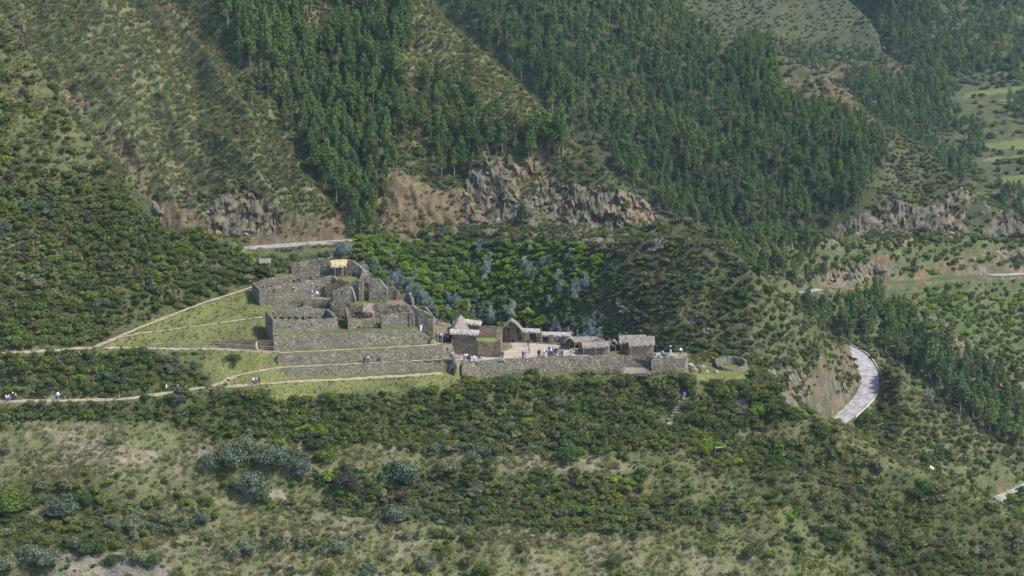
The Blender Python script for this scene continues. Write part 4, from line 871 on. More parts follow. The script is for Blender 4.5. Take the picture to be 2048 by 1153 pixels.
# trees
def add_trees(h, polys, step, hmin, hmax, p=1.0, kind='green', jit=30, thin=None):
    X, Y, Z, u, v = candidates(h, step); uj, vj = u + (fbm(X * .03, Y * .03, 111, 3) - .5) * jit, v + (fbm(X * .03, Y * .03, 112, 3) - .5) * jit * .6
    m = anyp(uj, vj, polys) & ~clearing(h, X, Y, u, v, 1.5) & (rng.uniform(0, 1, X.shape) < p)
    if thin is not None: m &= (fbm(X * .03, Y * .03, thin, 3) > .36)
    n = m.sum(); hs = rng.uniform(hmin, hmax, n) * (.75 + .5 * fbm(X[m] * .06, Y[m] * .06, 161, 2))
    for x, y, z, s, uu, vv in zip(X[m], Y[m], Z[m], hs / 10, u[m], v[m]): tre.append((x, y, z, s, kind, uu, vv, h.name))
add_trees(LEFT, FOREST_L, 2.9, 8.0, 13, .92, thin=115)
add_trees(CENT, FOREST_C, 3.35, 7.0, 12.0, .93)
add_trees(BACK, FOREST_B, 5.0, 8, 12); add_trees(VALL, FOREST_V, 5.2, 8, 14, .95)
add_trees(GORGE, FOREST_G, 3.4, 7, 13, .85)
# single eucalyptus trees read from the photograph: foot (u, v), height in photo pixels, kind
EU = [(676, 508, 36), (688, 510, 34), (703, 508, 22), (726, 560, 46), (737, 572, 34), (752, 590, 38), (766, 600, 36), (790, 540, 30), (778, 580, 40), (806, 582, 44), (820, 588, 52), (830, 600, 44), (845, 612, 40), (860, 626, 40), (902, 612, 34), (915, 608, 28), (893, 604, 30),
      (938, 622, 30), (955, 606, 34), (964, 628, 30), (985, 648, 44), (972, 560, 60), (980, 540, 44), (962, 500, 30), (1006, 640, 38), (1020, 638, 46), (1012, 604, 30), (1050, 540, 40), (1062, 560, 44), (1060, 500, 30), (1068, 570, 36), (1100, 620, 34), (1123, 590, 40), (1140, 600, 42), (1155, 596, 36), (1170, 584, 46), (1150, 582, 34),
      (1118, 672, 40), (1106, 676, 34), (1140, 690, 44), (1155, 696, 44), (1170, 700, 46), (1183, 690, 46), (1196, 690, 48), (1205, 700, 40), (1220, 702, 34), (1190, 640, 24), (1000, 664, 26), (950, 660, 30), (870, 640, 34), (912, 650, 26), (1138, 786, 0), (1700, 560, 24), (1755, 545, 24), (1862, 735, 26)]
for _ in range(64):
    bx = random.choice([(700, 560, 870, 645), (890, 590, 1030, 662), (1095, 640, 1215, 700), (1040, 520, 1180, 600), (720, 520, 800, 600)]); EU.append((random.uniform(bx[0], bx[2]), random.uniform(bx[1], bx[3]), random.uniform(18, 36)))
for (uu, vv, ph) in EU:
    if ph == 0: continue
    hh = MID if uu < 1500 else (GORGE if uu < 1860 else MID); P = hh.cast(uu, vv); dd = P.y
    tre.append((P.x, P.y, P.z - .2, ph * dd / FPX / 10 * .88, 'blue', uu, vv, hh.name))
for (uu, vv, ph) in [(1045, 470, 78), (1378 - 210, 515, 56), (1156, 520, 50), (740, 470, 60), (722, 478, 70), (755, 478, 46), (640 + 60, 486, 50), (520, 190, 50), (505, 215, 55), (940, 345, 40)]:
    P = LEFT.cast(uu, vv); tre.append((P.x, P.y, P.z - .2, ph * P.y / FPX / 10, 'green', uu, vv, 'left_mountain'))
for (uu, vv, ph) in [(1863, 768, 130), (1880, 790, 110), (1848, 750, 100), (1898, 800, 100), (1920, 830, 96), (1945, 846, 90), (1980, 870, 84), (2010, 885, 80), (2035, 900, 76), (1900, 700, 60)]:
    P = GORGE.cast(uu, vv); tre.append((P.x, P.y, P.z - .2, ph * P.y / FPX / 10, 'green', uu, vv, 'gorge_hillside'))
# large silvery shrubs of the foreground: foot (u, v), width in photo pixels, kind
BIG = [(500, 985, 84, 'grey'), (450, 935, 80, 'grey'), (490, 905, 60, 'grey'), (545, 930, 76, 'grey'), (590, 925, 60, 'grey'), (638, 900, 44, 'dark'), (650, 925, 46, 'dark'), (595, 950, 66, 'grey'), (690, 975, 60, 'brown'), (800, 1000, 44, 'brown'), (805, 965, 80, 'grey'), (900, 945, 50, 'grey'), (950, 915, 56, 'grey'), (905, 905, 34, 'grey'), (980, 928, 34, 'dark'),
       (130, 1030, 84, 'grey'), (30, 1025, 76, 'dark'), (20, 1000, 40, 'lime'), (130, 972, 40, 'grey'), (84, 980, 32, 'grey'), (165, 1010, 50, 'dark'), (70, 1128, 80, 'grey'), (100, 1130, 60, 'grey'), (185, 1108, 56, 'dark'), (225, 1130, 40, 'dark'), (275, 1122, 44, 'grey'), (308, 1130, 48, 'dark'), (10, 1140, 60, 'grey'), (150, 1095, 44, 'grey'), (255, 1062, 54, 'grey'), (305, 1066, 40, 'grey'),
       (235, 1095, 34, 'dark'), (268, 1040, 50, 'grey'), (320, 1045, 46, 'grey'), (355, 1060, 34, 'grey'), (402, 1045, 40, 'grey'), (418, 1080, 30, 'grey'), (372, 1093, 16, 'dark'), (335, 1068, 20, 'olive'), (487, 1110, 54, 'grey'), (553, 1088, 26, 'olive'), (590, 1082, 18, 'grey'), (622, 1095, 30, 'dark'), (600, 1086, 26, 'grey'), (668, 1105, 52, 'grey'), (685, 1090, 46, 'grey'), (718, 1072, 26, 'grey'), (765, 1062, 26, 'grey'), (790, 1042, 60, 'grey'), (648, 1150, 34, 'dark'),
       (30, 1076, 20, 'lime'), (373, 1012, 24, 'lime'), (935, 1085, 34, 'dark'), (945, 1095, 24, 'dark'), (810, 1078, 30, 'grey'), (836, 1080, 26, 'grey'), (876, 1074, 32, 'dark'), (885, 1110, 46, 'olive'), (850, 1140, 52, 'grey'), (818, 1145, 30, 'olive'), (970, 1150, 50, 'dark'), (765, 1120, 20, 'brown'), (735, 1148, 36, 'grey'), (725, 1080, 22, 'grey'),
       (1062, 752, 26, 'dark'), (1280, 960, 44, 'dark'), (1130, 920, 50, 'dark'), (1060, 905, 34, 'grey'), (1075, 878, 20, 'lime'), (1660, 1080, 56, 'dark'), (1780, 1110, 36, 'brown'), (1420, 1110, 30, 'olive'), (1585, 1080, 30, 'dark'), (1500, 800, 50, 'olive'), (1560, 830, 56, 'olive'), (1450, 800, 60, 'dark'), (1400, 850, 56, 'dark'), (1375, 775, 36, 'dark'), (1310, 790, 60, 'broom'), (1340, 800, 44, 'broom'), (1240, 770, 44, 'olive'), (1160, 780, 40, 'broom'),
       (158, 690, 30, 'dark'), (136, 692, 22, 'olive'), (230, 730, 24, 'dark'), (275, 715, 24, 'dark'), (470, 725, 34, 'dark'), (90, 730, 26, 'yellow'), (720, 845, 26, 'yellow'), (900, 800, 24, 'yellow'), (500, 850, 24, 'yellow'), (1640, 870, 40, 'dark'), (1850, 985, 36, 'dark'), (587, 545, 22, 'olive'), (530, 545, 30, 'dark'), (540, 555, 24, 'dark'), (1480, 785, 46, 'olive'), (1530, 800, 46, 'dark'), (905, 790, 34, 'olive'), (960, 795, 30, 'olive')]
for (uu, vv, w, k) in BIG:
    P = FG.cast(uu, vv - 2); s = w * P.y / FPX / 1.65
    shr.append((P.x, P.y, P.z - .05, s, KEYS.index(k), uu, vv))
for (uu, vv, w, k) in [(1730, 846, 34, 'dark'), (1756, 846, 24, 'dark'), (2025, 1002, 30, 'lime'), (2045, 998, 30, 'olive'), (1895, 862, 16, 'yellow'), (1868, 868, 16, 'yellow'), (1670, 850, 24, 'dark'), (1790, 850, 24, 'dark')]:
    P = MID.cast(uu, vv); s = w * P.y / FPX / 1.65; shr.append((P.x, P.y, P.z - .05, s, KEYS.index(k), uu, vv))

# ---- one cover object: points that carry plants nobody could count
def cover(name, protos, rows, group_name, lab, cat):
    """rows: x y z scale index"""
    pc = bpy.data.collections.new(group_name)
    for pr in protos:
        o = bpy.data.objects.new(group_name, pr) if not isinstance(pr, tuple) else None
        pc.objects.link(o)
    order = sorted([o.name for o in pc.objects]); first = [o.name for o in pc.objects]
    R = np.array([[r[0], r[1], r[2], r[3], r[4]] for r in rows]); n = len(R)
    me = bpy.data.meshes.new(name); me.vertices.add(n); me.vertices.foreach_set('co', R[:, :3].astype(np.float32).ravel())
    rot = np.stack([rng.normal(0, .07, n), rng.normal(0, .07, n), rng.uniform(0, 6.28, n)], -1)
    s = R[:, 3]; scl = np.stack([s * rng.uniform(.85, 1.2, n), s * rng.uniform(.85, 1.2, n), s * rng.uniform(.85, 1.15, n)], -1)
    a = me.attributes.new('rot', 'FLOAT_VECTOR', 'POINT'); a.data.foreach_set('vector', rot.astype(np.float32).ravel())
    a = me.attributes.new('scl', 'FLOAT_VECTOR', 'POINT'); a.data.foreach_set('vector', scl.astype(np.float32).ravel())
    a = me.attributes.new('pick', 'INT', 'POINT'); a.data.foreach_set('value', R[:, 4].astype(np.int32))
    o = link(name, me); tag(o, lab, cat, kind='stuff')
    ng = bpy.data.node_groups.new(name + '_nodes', 'GeometryNodeTree')
    ng.interface.new_socket('Geometry', in_out='INPUT', socket_type='NodeSocketGeometry'); ng.interface.new_socket('Geometry', in_out='OUTPUT', socket_type='NodeSocketGeometry')
    gi = ng.nodes.new('NodeGroupInput'); go = ng.nodes.new('NodeGroupOutput'); ip = ng.nodes.new('GeometryNodeInstanceOnPoints'); ci = ng.nodes.new('GeometryNodeCollectionInfo')
    ci.inputs['Collection'].default_value = pc; ci.inputs['Separate Children'].default_value = True; ci.inputs['Reset Children'].default_value = True; ip.inputs['Pick Instance'].default_value = True
    def attr(nm, t):
        x = ng.nodes.new('GeometryNodeInputNamedAttribute'); x.data_type = t; x.inputs['Name'].default_value = nm; return x.outputs['Attribute']
    L = ng.links
    L.new(gi.outputs[0], ip.inputs['Points']); L.new(ci.outputs[0], ip.inputs['Instance']); L.new(attr('pick', 'INT'), ip.inputs['Instance Index'])
    L.new(attr('rot', 'FLOAT_VECTOR'), ip.inputs['Rotation']); L.new(attr('scl', 'FLOAT_VECTOR'), ip.inputs['Scale']); L.new(ip.outputs[0], go.inputs[0])
    md = o.modifiers.new('cover', 'NODES'); md.node_group = ng
    return o
print('counts', len(shr), len(grs), len(tre))
def shown(r): return r[3] / math.sqrt(r[0] ** 2 + r[1] ** 2 + (r[2] - CAM_H) ** 2)
shr.sort(key=lambda r: -shown(r)); tre.sort(key=lambda r: -shown(r))
cut = 290
def where_fg(u, v):
    hz = 'far left' if u < 260 else 'left' if u < 640 else 'centre-left' if u < 960 else 'centre' if u < 1280 else 'centre-right' if u < 1600 else 'right'
    if v > 1090: vt = 'at the bottom edge'
    elif v > 1030: vt = 'on the lowest dry meadow'
    elif v > 960: vt = 'on the bushy lower bank'
    elif v > 880: vt = 'on the grassy terrace'
    elif v > 800: vt = 'in the scrub below the path'
    elif v > 700: vt = 'beside the footpaths'
    else: vt = 'on the left hillside'
    return vt, hz
import collections
seen = collections.defaultdict(list)
SIZEW = lambda s: 'huge' if s > 2.6 else 'large' if s > 2.0 else 'broad' if s > 1.6 else 'mid-sized' if s > 1.3 else 'small'
ind = shr[:cut]; ind.sort(key=lambda r: (r[6] // 60, r[5]))
for i, r in enumerate(ind):
    k = KEYS[int(r[4])]; me = KIND[k][0][random.randrange(3)] if (r[3] < 1.25 or k not in BIGK) else BIGK[k][random.randrange(2)]
    o = link('shrub', me); o.location = (r[0], r[1], r[2]); o.scale = (r[3], r[3] * random.uniform(.85, 1.1), r[3] * random.uniform(.8, 1.05)); o.rotation_euler = (0, 0, random.uniform(0, 6.28))
    vt, hz = where_fg(r[5], r[6])
    if r[1] > 620: vt = 'on the slope behind the ruins' if r[5] < 1400 else 'near the road bend'
    seen[(SIZEW(r[3]), KIND[k][1], vt, hz)].append(o)
ORD = ['leftmost', 'second from the left', 'third from the left', 'fourth from the left', 'fifth from the left', 'sixth from the left', 'seventh from the left', 'eighth from the left', 'ninth from the left', 'tenth from the left']
for key, os_ in seen.items():
    os_.sort(key=lambda o: o.location.x / o.location.y)
    for i, o in enumerate(os_):
        base_l = '%s %s shrub %s, %s' % key
        if len(os_) > 1: base_l = '%s %s shrub %s, %s, %s' % (key[0], key[1], key[2], key[3], ORD[i] if i < 10 else 'further right')
        tag(o, base_l, 'shrub', 'shrubs scattered over the hillsides')
rest = shr[cut:]
protos = []
for k in KEYS: protos += KIND[k][0]
rows = [(r[0], r[1], r[2], r[3], int(r[4]) * 3 + random.randrange(3)) for r in rest]
cover('shrub_cover', protos, rows, 'shrub_clump', 'dense scrub covering all the hillsides and terraces', 'scrub')
cover('grass_cover', GRASS, grs, 'grass_tuft', 'long dry and green grass on the slopes', 'grass')
# eucalyptus: the 300 that show largest are trees of their own, the rest is the plantation
tind = tre[:295]; trest = tre[295:]
proto_t = {}
def area_word(r):
    n, u, v = r[7], r[5], r[6]
    if r[4] == 'blue': return ('behind the gatehouse' if 950 < u < 1110 else 'beside the upper ruin' if u < 800 else 'behind the steps' if u <= 950 else 'behind the long house' if u < 1260 else 'near the road') if n == 'middle_hillside' else 'in the gorge'
    if n == 'left_mountain': return 'in the gully wood' if u < 620 else 'above the cut bank' if u < 900 else 'under the grassy spur'
    if n == 'gorge_hillside': return 'right of the road bend' if u > 1780 else 'in the gorge wood'
    return 'on the central mountain'
cnt = collections.defaultdict(list)
for r in tind:
    sets = EUC[r[4]]; j = random.randrange(len(sets)); key = (r[4], j)
    t = empty('eucalyptus_tree', (r[0], r[1], r[2]), random.uniform(0, 6.28)); t.scale = (r[3], r[3], r[3])
    cr = link('crown', sets[j][0], t); tk = link('trunk', sets[j][1], t)
    cnt[(r[4], area_word(r))].append((r[5], r[6], t))
ROWW = ['lowest row', 'second row up', 'third row up', 'fourth row up', 'fifth row up', 'sixth row up', 'seventh row up', 'eighth row up', 'ninth row up', 'tenth row up', 'eleventh row up', 'twelfth row up', 'thirteenth row up', 'fourteenth row up', 'fifteenth row up', 'sixteenth row up', 'seventeenth row up', 'eighteenth row up', 'nineteenth row up'] + ['top row'] * 20
for (k, w), lst in cnt.items():
    lst.sort(key=lambda q: -q[1]); nrow = max(1, math.ceil(len(lst) / 9))
    for ri in range(nrow):
        row = sorted(lst[ri * 9:(ri + 1) * 9], key=lambda q: q[0])
        for i, (_, _, t) in enumerate(row):
            l = '%s eucalyptus %s%s%s' % ('blue-grey' if k == 'blue' else 'dark green', w, (', ' + ORD[i]) if len(row) > 1 else '', (' in ' + ROWW[ri]) if nrow > 1 else '')
            tag(t, l, 'tree', 'eucalyptus trees ' + w)
# joined tree meshes for the plantation
tp = []
for k in ('green', 'blue'):
    for cr, tk in EUC[k]:
        bm = bmesh.new(); bm.from_mesh(cr); nc = len(bm.faces); bm.from_mesh(tk); bm.faces.ensure_lookup_table()
        me = bpy.data.meshes.new('tree'); 
        for f in bm.faces[nc:]: f.material_index = 1
        bm.to_mesh(me); bm.free(); me.materials.append(cr.materials[0]); me.materials.append(M['trunk']); tp.append(me)
cover('eucalyptus_wood', tp, [(r[0], r[1], r[2], r[3], (random.randrange(7) if r[4] == 'green' else 7 + random.randrange(3))) for r in trest], 'plantation_tree', 'eucalyptus plantations covering the mountainsides', 'wood')
# ------------------------------------------------------------------ roads
ribbon('road', r_road, 3.0, M['road'], lift=0.07, wj=0.03)
ribbon('road', r_road2, 3.3, M['road'], lift=0.07, wj=0.03)
ribbon('road', r_road3, 3.0, M['road'], lift=0.07, wj=0.05)
ribbon('road', r_road4[1:3], 2.2, M['road'], lift=0.3, wj=0.05)
ribbon('road', r_road4[6:], 2.2, M['road'], lift=0.3, wj=0.05)

# ------------------------------------------------------------------ trodden surface of the plaza
PZ = [(926, 727.5), (960, 723), (996, 720.3), (1060, 717.4), (1140, 714.6), (1195, 713), (1165, 706), (1150, 699), (1128, 692), (1090, 688.5), (1032, 685.5), (1014, 687), (1024, 692), (1022, 697), (1004, 703), (1001, 716), (960, 714), (912, 711), (908, 718), (918, 727)]
gx = np.arange(-14, 20, .3); gy = np.arange(496, 524, .3); GX, GY = np.meshgrid(gx, gy); gu, gv = project(GX, GY, GX * 0)
ins = inpoly(gu + (fbm(GX * .8, GY * .8, 181, 3) - .5) * 5, gv, PZ); cell = ins[:-1, :-1] & ins[1:, :-1] & ins[:-1, 1:] & ins[1:, 1:]
ix = np.arange(GX.size).reshape(GX.shape); PF = np.stack([ix[:-1, :-1], ix[:-1, 1:], ix[1:, 1:], ix[1:, :-1]], -1)[cell]
GZ = .04 + (fbm(GX * .5, GY * .5, 183, 3) - .5) * .03; us = np.unique(PF); rm = np.zeros(GX.size, int); rm[us] = np.arange(len(us))
me = mesh_np('plaza', np.stack([GX.ravel(), GY.ravel(), GZ.ravel()], -1)[us], rm[PF], [M['sand']], smooth=True); tag(link('plaza', me), kind='structure')
lq = [G(942, 694, 1.1), G(1001.5, 694, 1.1), G(1002, 675.5, 1.1), G(950, 675.5, 1.1)]
nu, nv = 24, 16; LV = []; LF = []
for i in range(nu + 1):
    for j in range(nv + 1):
        p = lq[0].lerp(lq[1], i / nu).lerp(lq[3].lerp(lq[2], i / nu), j / nv); LV.append((p.x, p.y, 1.1 + .12 * (vnoise(np.array([i * .5]), np.array([j * .5]))[0] - .5)))
for i in range(nu):
    for j in range(nv): a = i * (nv + 1) + j; LF.append((a, a + nv + 1, a + nv + 2, a + 1))
M['lawn'] = mat_simple('court_grass', (0.085, 0.125, 0.035), (0.14, 0.175, 0.055), 1.5, bumpd=.05)
tag(link('lawn', mesh_np('lawn', LV, LF, [M['lawn']], smooth=True)), kind='structure')
# ------------------------------------------------------------------ masonry
def resample(P, step):
    out = []; par = []
    for i, (a, b) in enumerate(zip(P[:-1], P[1:])):
        L = math.hypot(b.x - a.x, b.y - a.y); k = max(1, int(round(L / step)))
        for j in range(k): out.append(a.lerp(b, j / k)); par.append(i + j / k)
    out.append(P[-1].copy()); par.append(len(P) - 1.0); return out, par
def P_(t): return t if isinstance(t, Vector) else (G(*t) if len(t) == 3 else Vector((float(a_of(t[0], t[1])) * t[2], t[2], float(ZY(t[1], t[2])))))
def PY(u, v, Y): return Vector((float(a_of(u, v)) * Y, Y, float(ZY(v, Y))))
def wall_mesh(name, pts, zb, zt, thick=.8, mat='stone', niches=(), jag=.16, step=.3, side=None, rough=.05, nmat=None):
    """pts: path of the face towards the viewer; zb, zt: foot and crown heights at the path points; niches: (u, v, w, h, depth) in photo pixels / metres"""
    P, par = resample(pts, step); n = len(P); k = np.arange(len(pts))
    zb = np.interp(par, k, zb if hasattr(zb, '__len__') else [zb] * len(pts)); zt = np.interp(par, k, zt if hasattr(zt, '__len__') else [zt] * len(pts))
    X = np.array([p.x for p in P]); Y = np.array([p.y for p in P]); s = np.concatenate([[0], np.cumsum(np.hypot(np.diff(X), np.diff(Y)))])
    sd = random.randrange(1000); zt = zt + (fbm(s * 1.3, s * 0 + sd, 5, 3) - .5) * jag * 2 + (fbm(s * 4, s * 0 + sd, 6, 2) - .5) * jag
    tx = np.gradient(X); ty = np.gradient(Y); L = np.hypot(tx, ty) + 1e-9; nx = -ty / L; ny = tx / L
    if side is None: side = 1 if (nx * X + ny * Y).mean() > 0 else -1
    nx = nx * side; ny = ny * side
    nj = max(2, int(math.ceil((zt - zb).max() / .3))); t = np.linspace(0, 1, nj + 1)
    ZZ = zb[:, None] + (zt - zb)[:, None] * t[None, :]
    nz = (fbm(s[:, None] * 2.2, ZZ * 2.2, 7 + sd, 2) - .5) * 2 * rough - 0.06 * t[None, :] * -1
    def layer(off): return np.stack([X[:, None] + nx[:, None] * off, Y[:, None] + ny[:, None] * off, ZZ], -1)
    A = layer(nz); B = layer(np.full_like(nz, thick)); D = layer(np.full_like(nz, min(.45, thick * .7)))
    V = np.concatenate([A.reshape(-1, 3), B.reshape(-1, 3), D.reshape(-1, 3)]); m1 = nj + 1; oB = n * m1; oD = 2 * n * m1
    fl = np.zeros((n - 1, nj), bool)
    if niches:
        cx = (A[:-1, :-1] + A[1:, 1:]) / 2; cu, cv = project(cx[..., 0], cx[..., 1], cx[..., 2])
        for (u, v, w, h) in niches:
            d = FPX / np.sqrt(cx[..., 1] ** 2 + (cx[..., 2] - CAM_H) ** 2)
            fl |= (np.abs(cu - u) < np.maximum(w / 2 * d, .19 * d)) & (np.abs(cv - v) < np.maximum(h / 2 * d, .2 * d) * 1.1)
        fl[:, -1] = False; fl[0] = False; fl[-1] = False
    F = []; mi = []
    idx = lambda i, j, o=0: o + i * m1 + j
    fw = side > 0
    def q(a, b, c, d, m=0): F.append((a, b, c, d) if fw else (d, c, b, a)); mi.append(m)
    for i in range(n - 1):
        for j in range(nj):
            if fl[i, j]:
                q(idx(i, j, oD), idx(i + 1, j, oD), idx(i + 1, j + 1, oD), idx(i, j + 1, oD), 1)
                if not fl[i - 1, j]: q(idx(i, j), idx(i, j, oD), idx(i, j + 1, oD), idx(i, j + 1), 0)
                if not fl[i + 1, j]: q(idx(i + 1, j, oD), idx(i + 1, j), idx(i + 1, j + 1), idx(i + 1, j + 1, oD), 0)
                if j == 0 or not fl[i, j - 1]: q(idx(i, j), idx(i + 1, j), idx(i + 1, j, oD), idx(i, j, oD), 0)
                if j == nj - 1 or not fl[i, j + 1]: q(idx(i, j + 1, oD), idx(i + 1, j + 1, oD), idx(i + 1, j + 1), idx(i, j + 1), 0)
            else: q(idx(i, j), idx(i + 1, j), idx(i + 1, j + 1), idx(i, j + 1))
            q(idx(i + 1, j, oB), idx(i, j, oB), idx(i, j + 1, oB), idx(i + 1, j + 1, oB))
        q(idx(i, nj), idx(i + 1, nj), idx(i + 1, nj, oB), idx(i, nj, oB))
    for j in range(nj):
        q(idx(0, j, oB), idx(0, j), idx(0, j + 1), idx(0, j + 1, oB)); q(idx(n - 1, j), idx(n - 1, j, oB), idx(n - 1, j + 1, oB), idx(n - 1, j + 1))
    me = mesh_np(name, V, F, [M[mat], M[nmat or mat]], mi); return me
ruins = {}
def thing(name, label, cat, loc, group=None):
    o = empty(name, loc); tag(o, label, cat, group); return o
def localise(me, loc):
    me.transform(Matrix.Translation(-Vector(loc)))
def wall(parent, name, pts, zb, zt, label=None, **kw):
    pts = [P_(p) for p in pts]; me = wall_mesh(name, pts, zb, zt, **kw)
    if parent is not None: localise(me, parent.location); o = link(name, me, parent)
    else:
        c = pts[0]; loc = Vector((c.x, c.y, zb[0] if hasattr(zb, '__len__') else zb)); localise(me, loc); o = link(name, me); o.location = loc
    if label: o['label'] = label
    return o
def box_v(c, s, rz=0.0):
    x, y, z = s[0] / 2, s[1] / 2, s[2] / 2
    V = np.array([(-x, -y, -z), (x, -y, -z), (x, y, -z), (-x, y, -z), (-x, -y, z), (x, -y, z), (x, y, z), (-x, y, z)]); ca, sa = math.cos(rz), math.sin(rz)
    V = V @ np.array([[ca, sa, 0], [-sa, ca, 0], [0, 0, 1]]) + np.array(c)
    return V, np.array([(0, 3, 2, 1), (4, 5, 6, 7), (0, 1, 5, 4), (1, 2, 6, 5), (2, 3, 7, 6), (3, 0, 4, 7)])
def beam_v(a, b, w, h=None):
    a = Vector(a); b = Vector(b); d = (b - a).normalized(); up = Vector((0, 0, 1)) if abs(d.z) < .9 else Vector((1, 0, 0)); x = d.cross(up).normalized() * (w / 2); y = x.cross(d).normalized() * ((h or w) / 2)
    V = [p + sx * x + sy * y for p in (a, b) for sx, sy in ((-1, -1), (1, -1), (1, 1), (-1, 1))]
    return np.array([tuple(v) for v in V]), np.array([(3, 2, 1, 0), (4, 5, 6, 7), (0, 1, 5, 4), (1, 2, 6, 5), (2, 3, 7, 6), (3, 0, 4, 7)])
def part(parent, name, pieces, mat, label=None):
    V, F, _ = merge([(v, f, 0) for v, f in pieces]); me = mesh_np(name, V, F, [M[mat]])
    if parent is not None: localise(me, parent.location)
    o = link(name, me, parent)
    if label: o['label'] = label
    return o
def post(parent, p, h, r=.09, mat='wood', name='post'):
    p = Vector(p); v, f = tube(p - Vector((0, 0, .15)), p + Vector((0.02, 0, h)), r, r * .85, 7); return part(parent, name, [(v, f)], mat)
def thatch(parent, A, B, hw, drop, thick=.28, mat='thatch', pw=1.25, hip=0.0, name='roof', asym=1.0, over=.25):
    A = Vector(A); B = Vector(B); d = (B - A); L = d.length; d.normalize(); nn = Vector((-d.y, d.x, 0)).normalized()
    ns = max(6, int(L / .28)); nt = 14; V = []; F = []; sd = random.randrange(999)
    for lay in (0, 1):
        for i in range(ns + 1):
            s = i / ns
            for j in range(nt + 1):
                t = (j / nt * 2 - 1); w = hw * (asym if t > 0 else 1.0); hp = 1.0
                if hip: e = min(s, 1 - s) * L / hip; hp = min(1, .35 + .65 * e)
                ed = (vnoise(np.array([i * .9 + sd]), np.array([j * .4]))[0] - .5)
                p = A + d * (L * s + (ed * .25 if i in (0, ns) else 0)) + nn * (t * (w + (ed * .3 if j in (0, nt) else 0)))
                z = -drop * abs(t) ** pw * (asym if t > 0 else 1) - (0 if hp >= 1 else (1 - hp) * drop * .6 * (1 - abs(t)))
                bumpz = (vnoise(np.array([i * .7 + sd]), np.array([j * .9 + lay * 40]))[0] - .5) * .14
                p.z += z + bumpz - (thick if lay else 0); V.append(tuple(p))
    m = nt + 1; o = (ns + 1) * m
    for i in range(ns):
        for j in range(nt):
            a = i * m + j; F.append((a, a + m, a + m + 1, a + 1)[::-1]); b = o + a; F.append((b, b + m, b + m + 1, b + 1))
    for i in range(ns):
        for j in (0, nt): a = i * m + j; q = (a, a + m, o + a + m, o + a); F.append(q if j == 0 else q[::-1])
    for j in range(nt):
        for i in (0, ns): a = i * m + j; q = (a, a + 1, o + a + 1, o + a); F.append(q[::-1] if i == 0 else q)
    me = mesh_np(name, V, F, [M[mat]]); 
    if parent is not None: localise(me, parent.location)
    return link(name, me, parent)

# ---- terrace walls
def lone_wall(label, *a, **k):
    grp = k.pop('group', None); o = wall(None, 'stone_wall', *a, **k); tag(o, label, 'wall', grp); return o
lone_wall('lowest terrace wall of grey fieldstone beside the lower footpath', [(563, 758, -2.2), (566, 757.7, -2.2), (682, 751.6, -2.2), (772, 746.5, -2.2), (884, 739.7, -2.2), (906, 739, -2.2)], -2.6, [-.3, 0, 0, 0, 0, 0], thick=.45, group='terrace walls')
lone_wall('middle terrace wall of grey fieldstone, walkers passing in front', [(557, 734, -.1), (558.6, 733, -.1), (682, 727.4, -.1), (772, 722.9, -.1), (884, 717.3, -.1)], -.5, [2.1, 2.4, 2.4, 2.4, 2.4], thick=.45, group='terrace walls')
lone_wall('upper terrace wall of grey fieldstone directly under the ruined rooms', [(548, 704, 2.4), (558, 703, 2.4), (682, 697, 2.4), (772, 692.6, 2.4), (830, 690, 2.4), (845, 689, 2.4), (866, 688, 2.4)], 2.0, [5.5, 5.62, 5.62, 5.62, 5.5, 4.6, 3.4], thick=.5, jag=.07, group='terrace walls')
lone_wall('low retaining wall behind the wooden boardwalk left of the ruins', [(421, 693.5, 2.75), (480, 696.5, 2.6), (548, 701.5, 2.4)], 2.2, [3.6, 4.25, 4.4], thick=.6, mat='stone_red')
lone_wall('long retaining wall holding up the trodden plaza', [(915, 722, 0), (923.5, 729.3, 0), (960, 725, 0), (995, 721.8, 0), (1060, 719, 0), (1139, 716, 0), (1239.5, 713, 0), (1302, 712, 0)], [-3.0, -3.2, -4.0, -4.2, -3.8, -3.3, -3.3, -3.0], [.05, .1, .12, .12, .15, .15, .15, .2], thick=.9)
lone_wall('short retaining wall below the rocky lookout platform', [(1303, 720.5, 0), (1330, 720, 0), (1371, 719.5, 0), (1376, 714, 0)], -3.4, [0, .1, .1, 0], thick=.9)

# ---- upper ruins, room by room
r = thing('stone_ruin', 'roofless stone room with a row of niches, lowest left in the ruins', 'ruin', G(545.6, 671, 5.7), 'roofless stone rooms')
wall(r, 'wall', [(545.6, 667.5, 5.7), (610, 664, 5.7), (671.7, 660.6, 5.7)], 5.2, [8.6, 8.2, 8.1], niches=[(579, 652, .35, .5), (622, 650, .35, .5)])
wall(r, 'wall', [PY(531, 626, 508.3), PY(575, 619.5, 509), PY(611, 616, 509.8), PY(622, 617, 510), PY(630, 622, 510.2), PY(651, 622, 510.5)], 5.2, [9.1, 9.4, 9.8, 9.6, 9.2, 9.2], niches=[(564 + i * 13.6, 638, .55, .75) for i in range(6)] + [(549, 638, .5, .7)], nmat='stone_red')
wall(r, 'wall', [PY(531, 626, 508.3), PY(545.0, 642, 503.2)], 4.2, [9.1, 8.7], side=1, thick=.7)
wall(r, 'wall', [PY(652, 622, 510.4), PY(669.5, 640, 506.6)], 5.2, [9.1, 8.3], side=1, thick=.7)
r = thing('stone_ruin', 'long stone ruin with a high front wall and partition, leftmost at the top', 'ruin', PY(519, 621, 519), 'roofless stone rooms')
wall(r, 'wall', [PY(519, 600, 519), PY(560, 600, 520), PY(640, 600, 522.4), PY(665, 600, 523.2), PY(676, 600, 522)], [6.2, 6.2, 6.5, 7, 7], [11.35, 12.0, 13.0, 13.45, 12.8], niches=[(547.7, 583, .35, .7), (585, 580, .35, .6), (632, 573.5, .4, .6)])
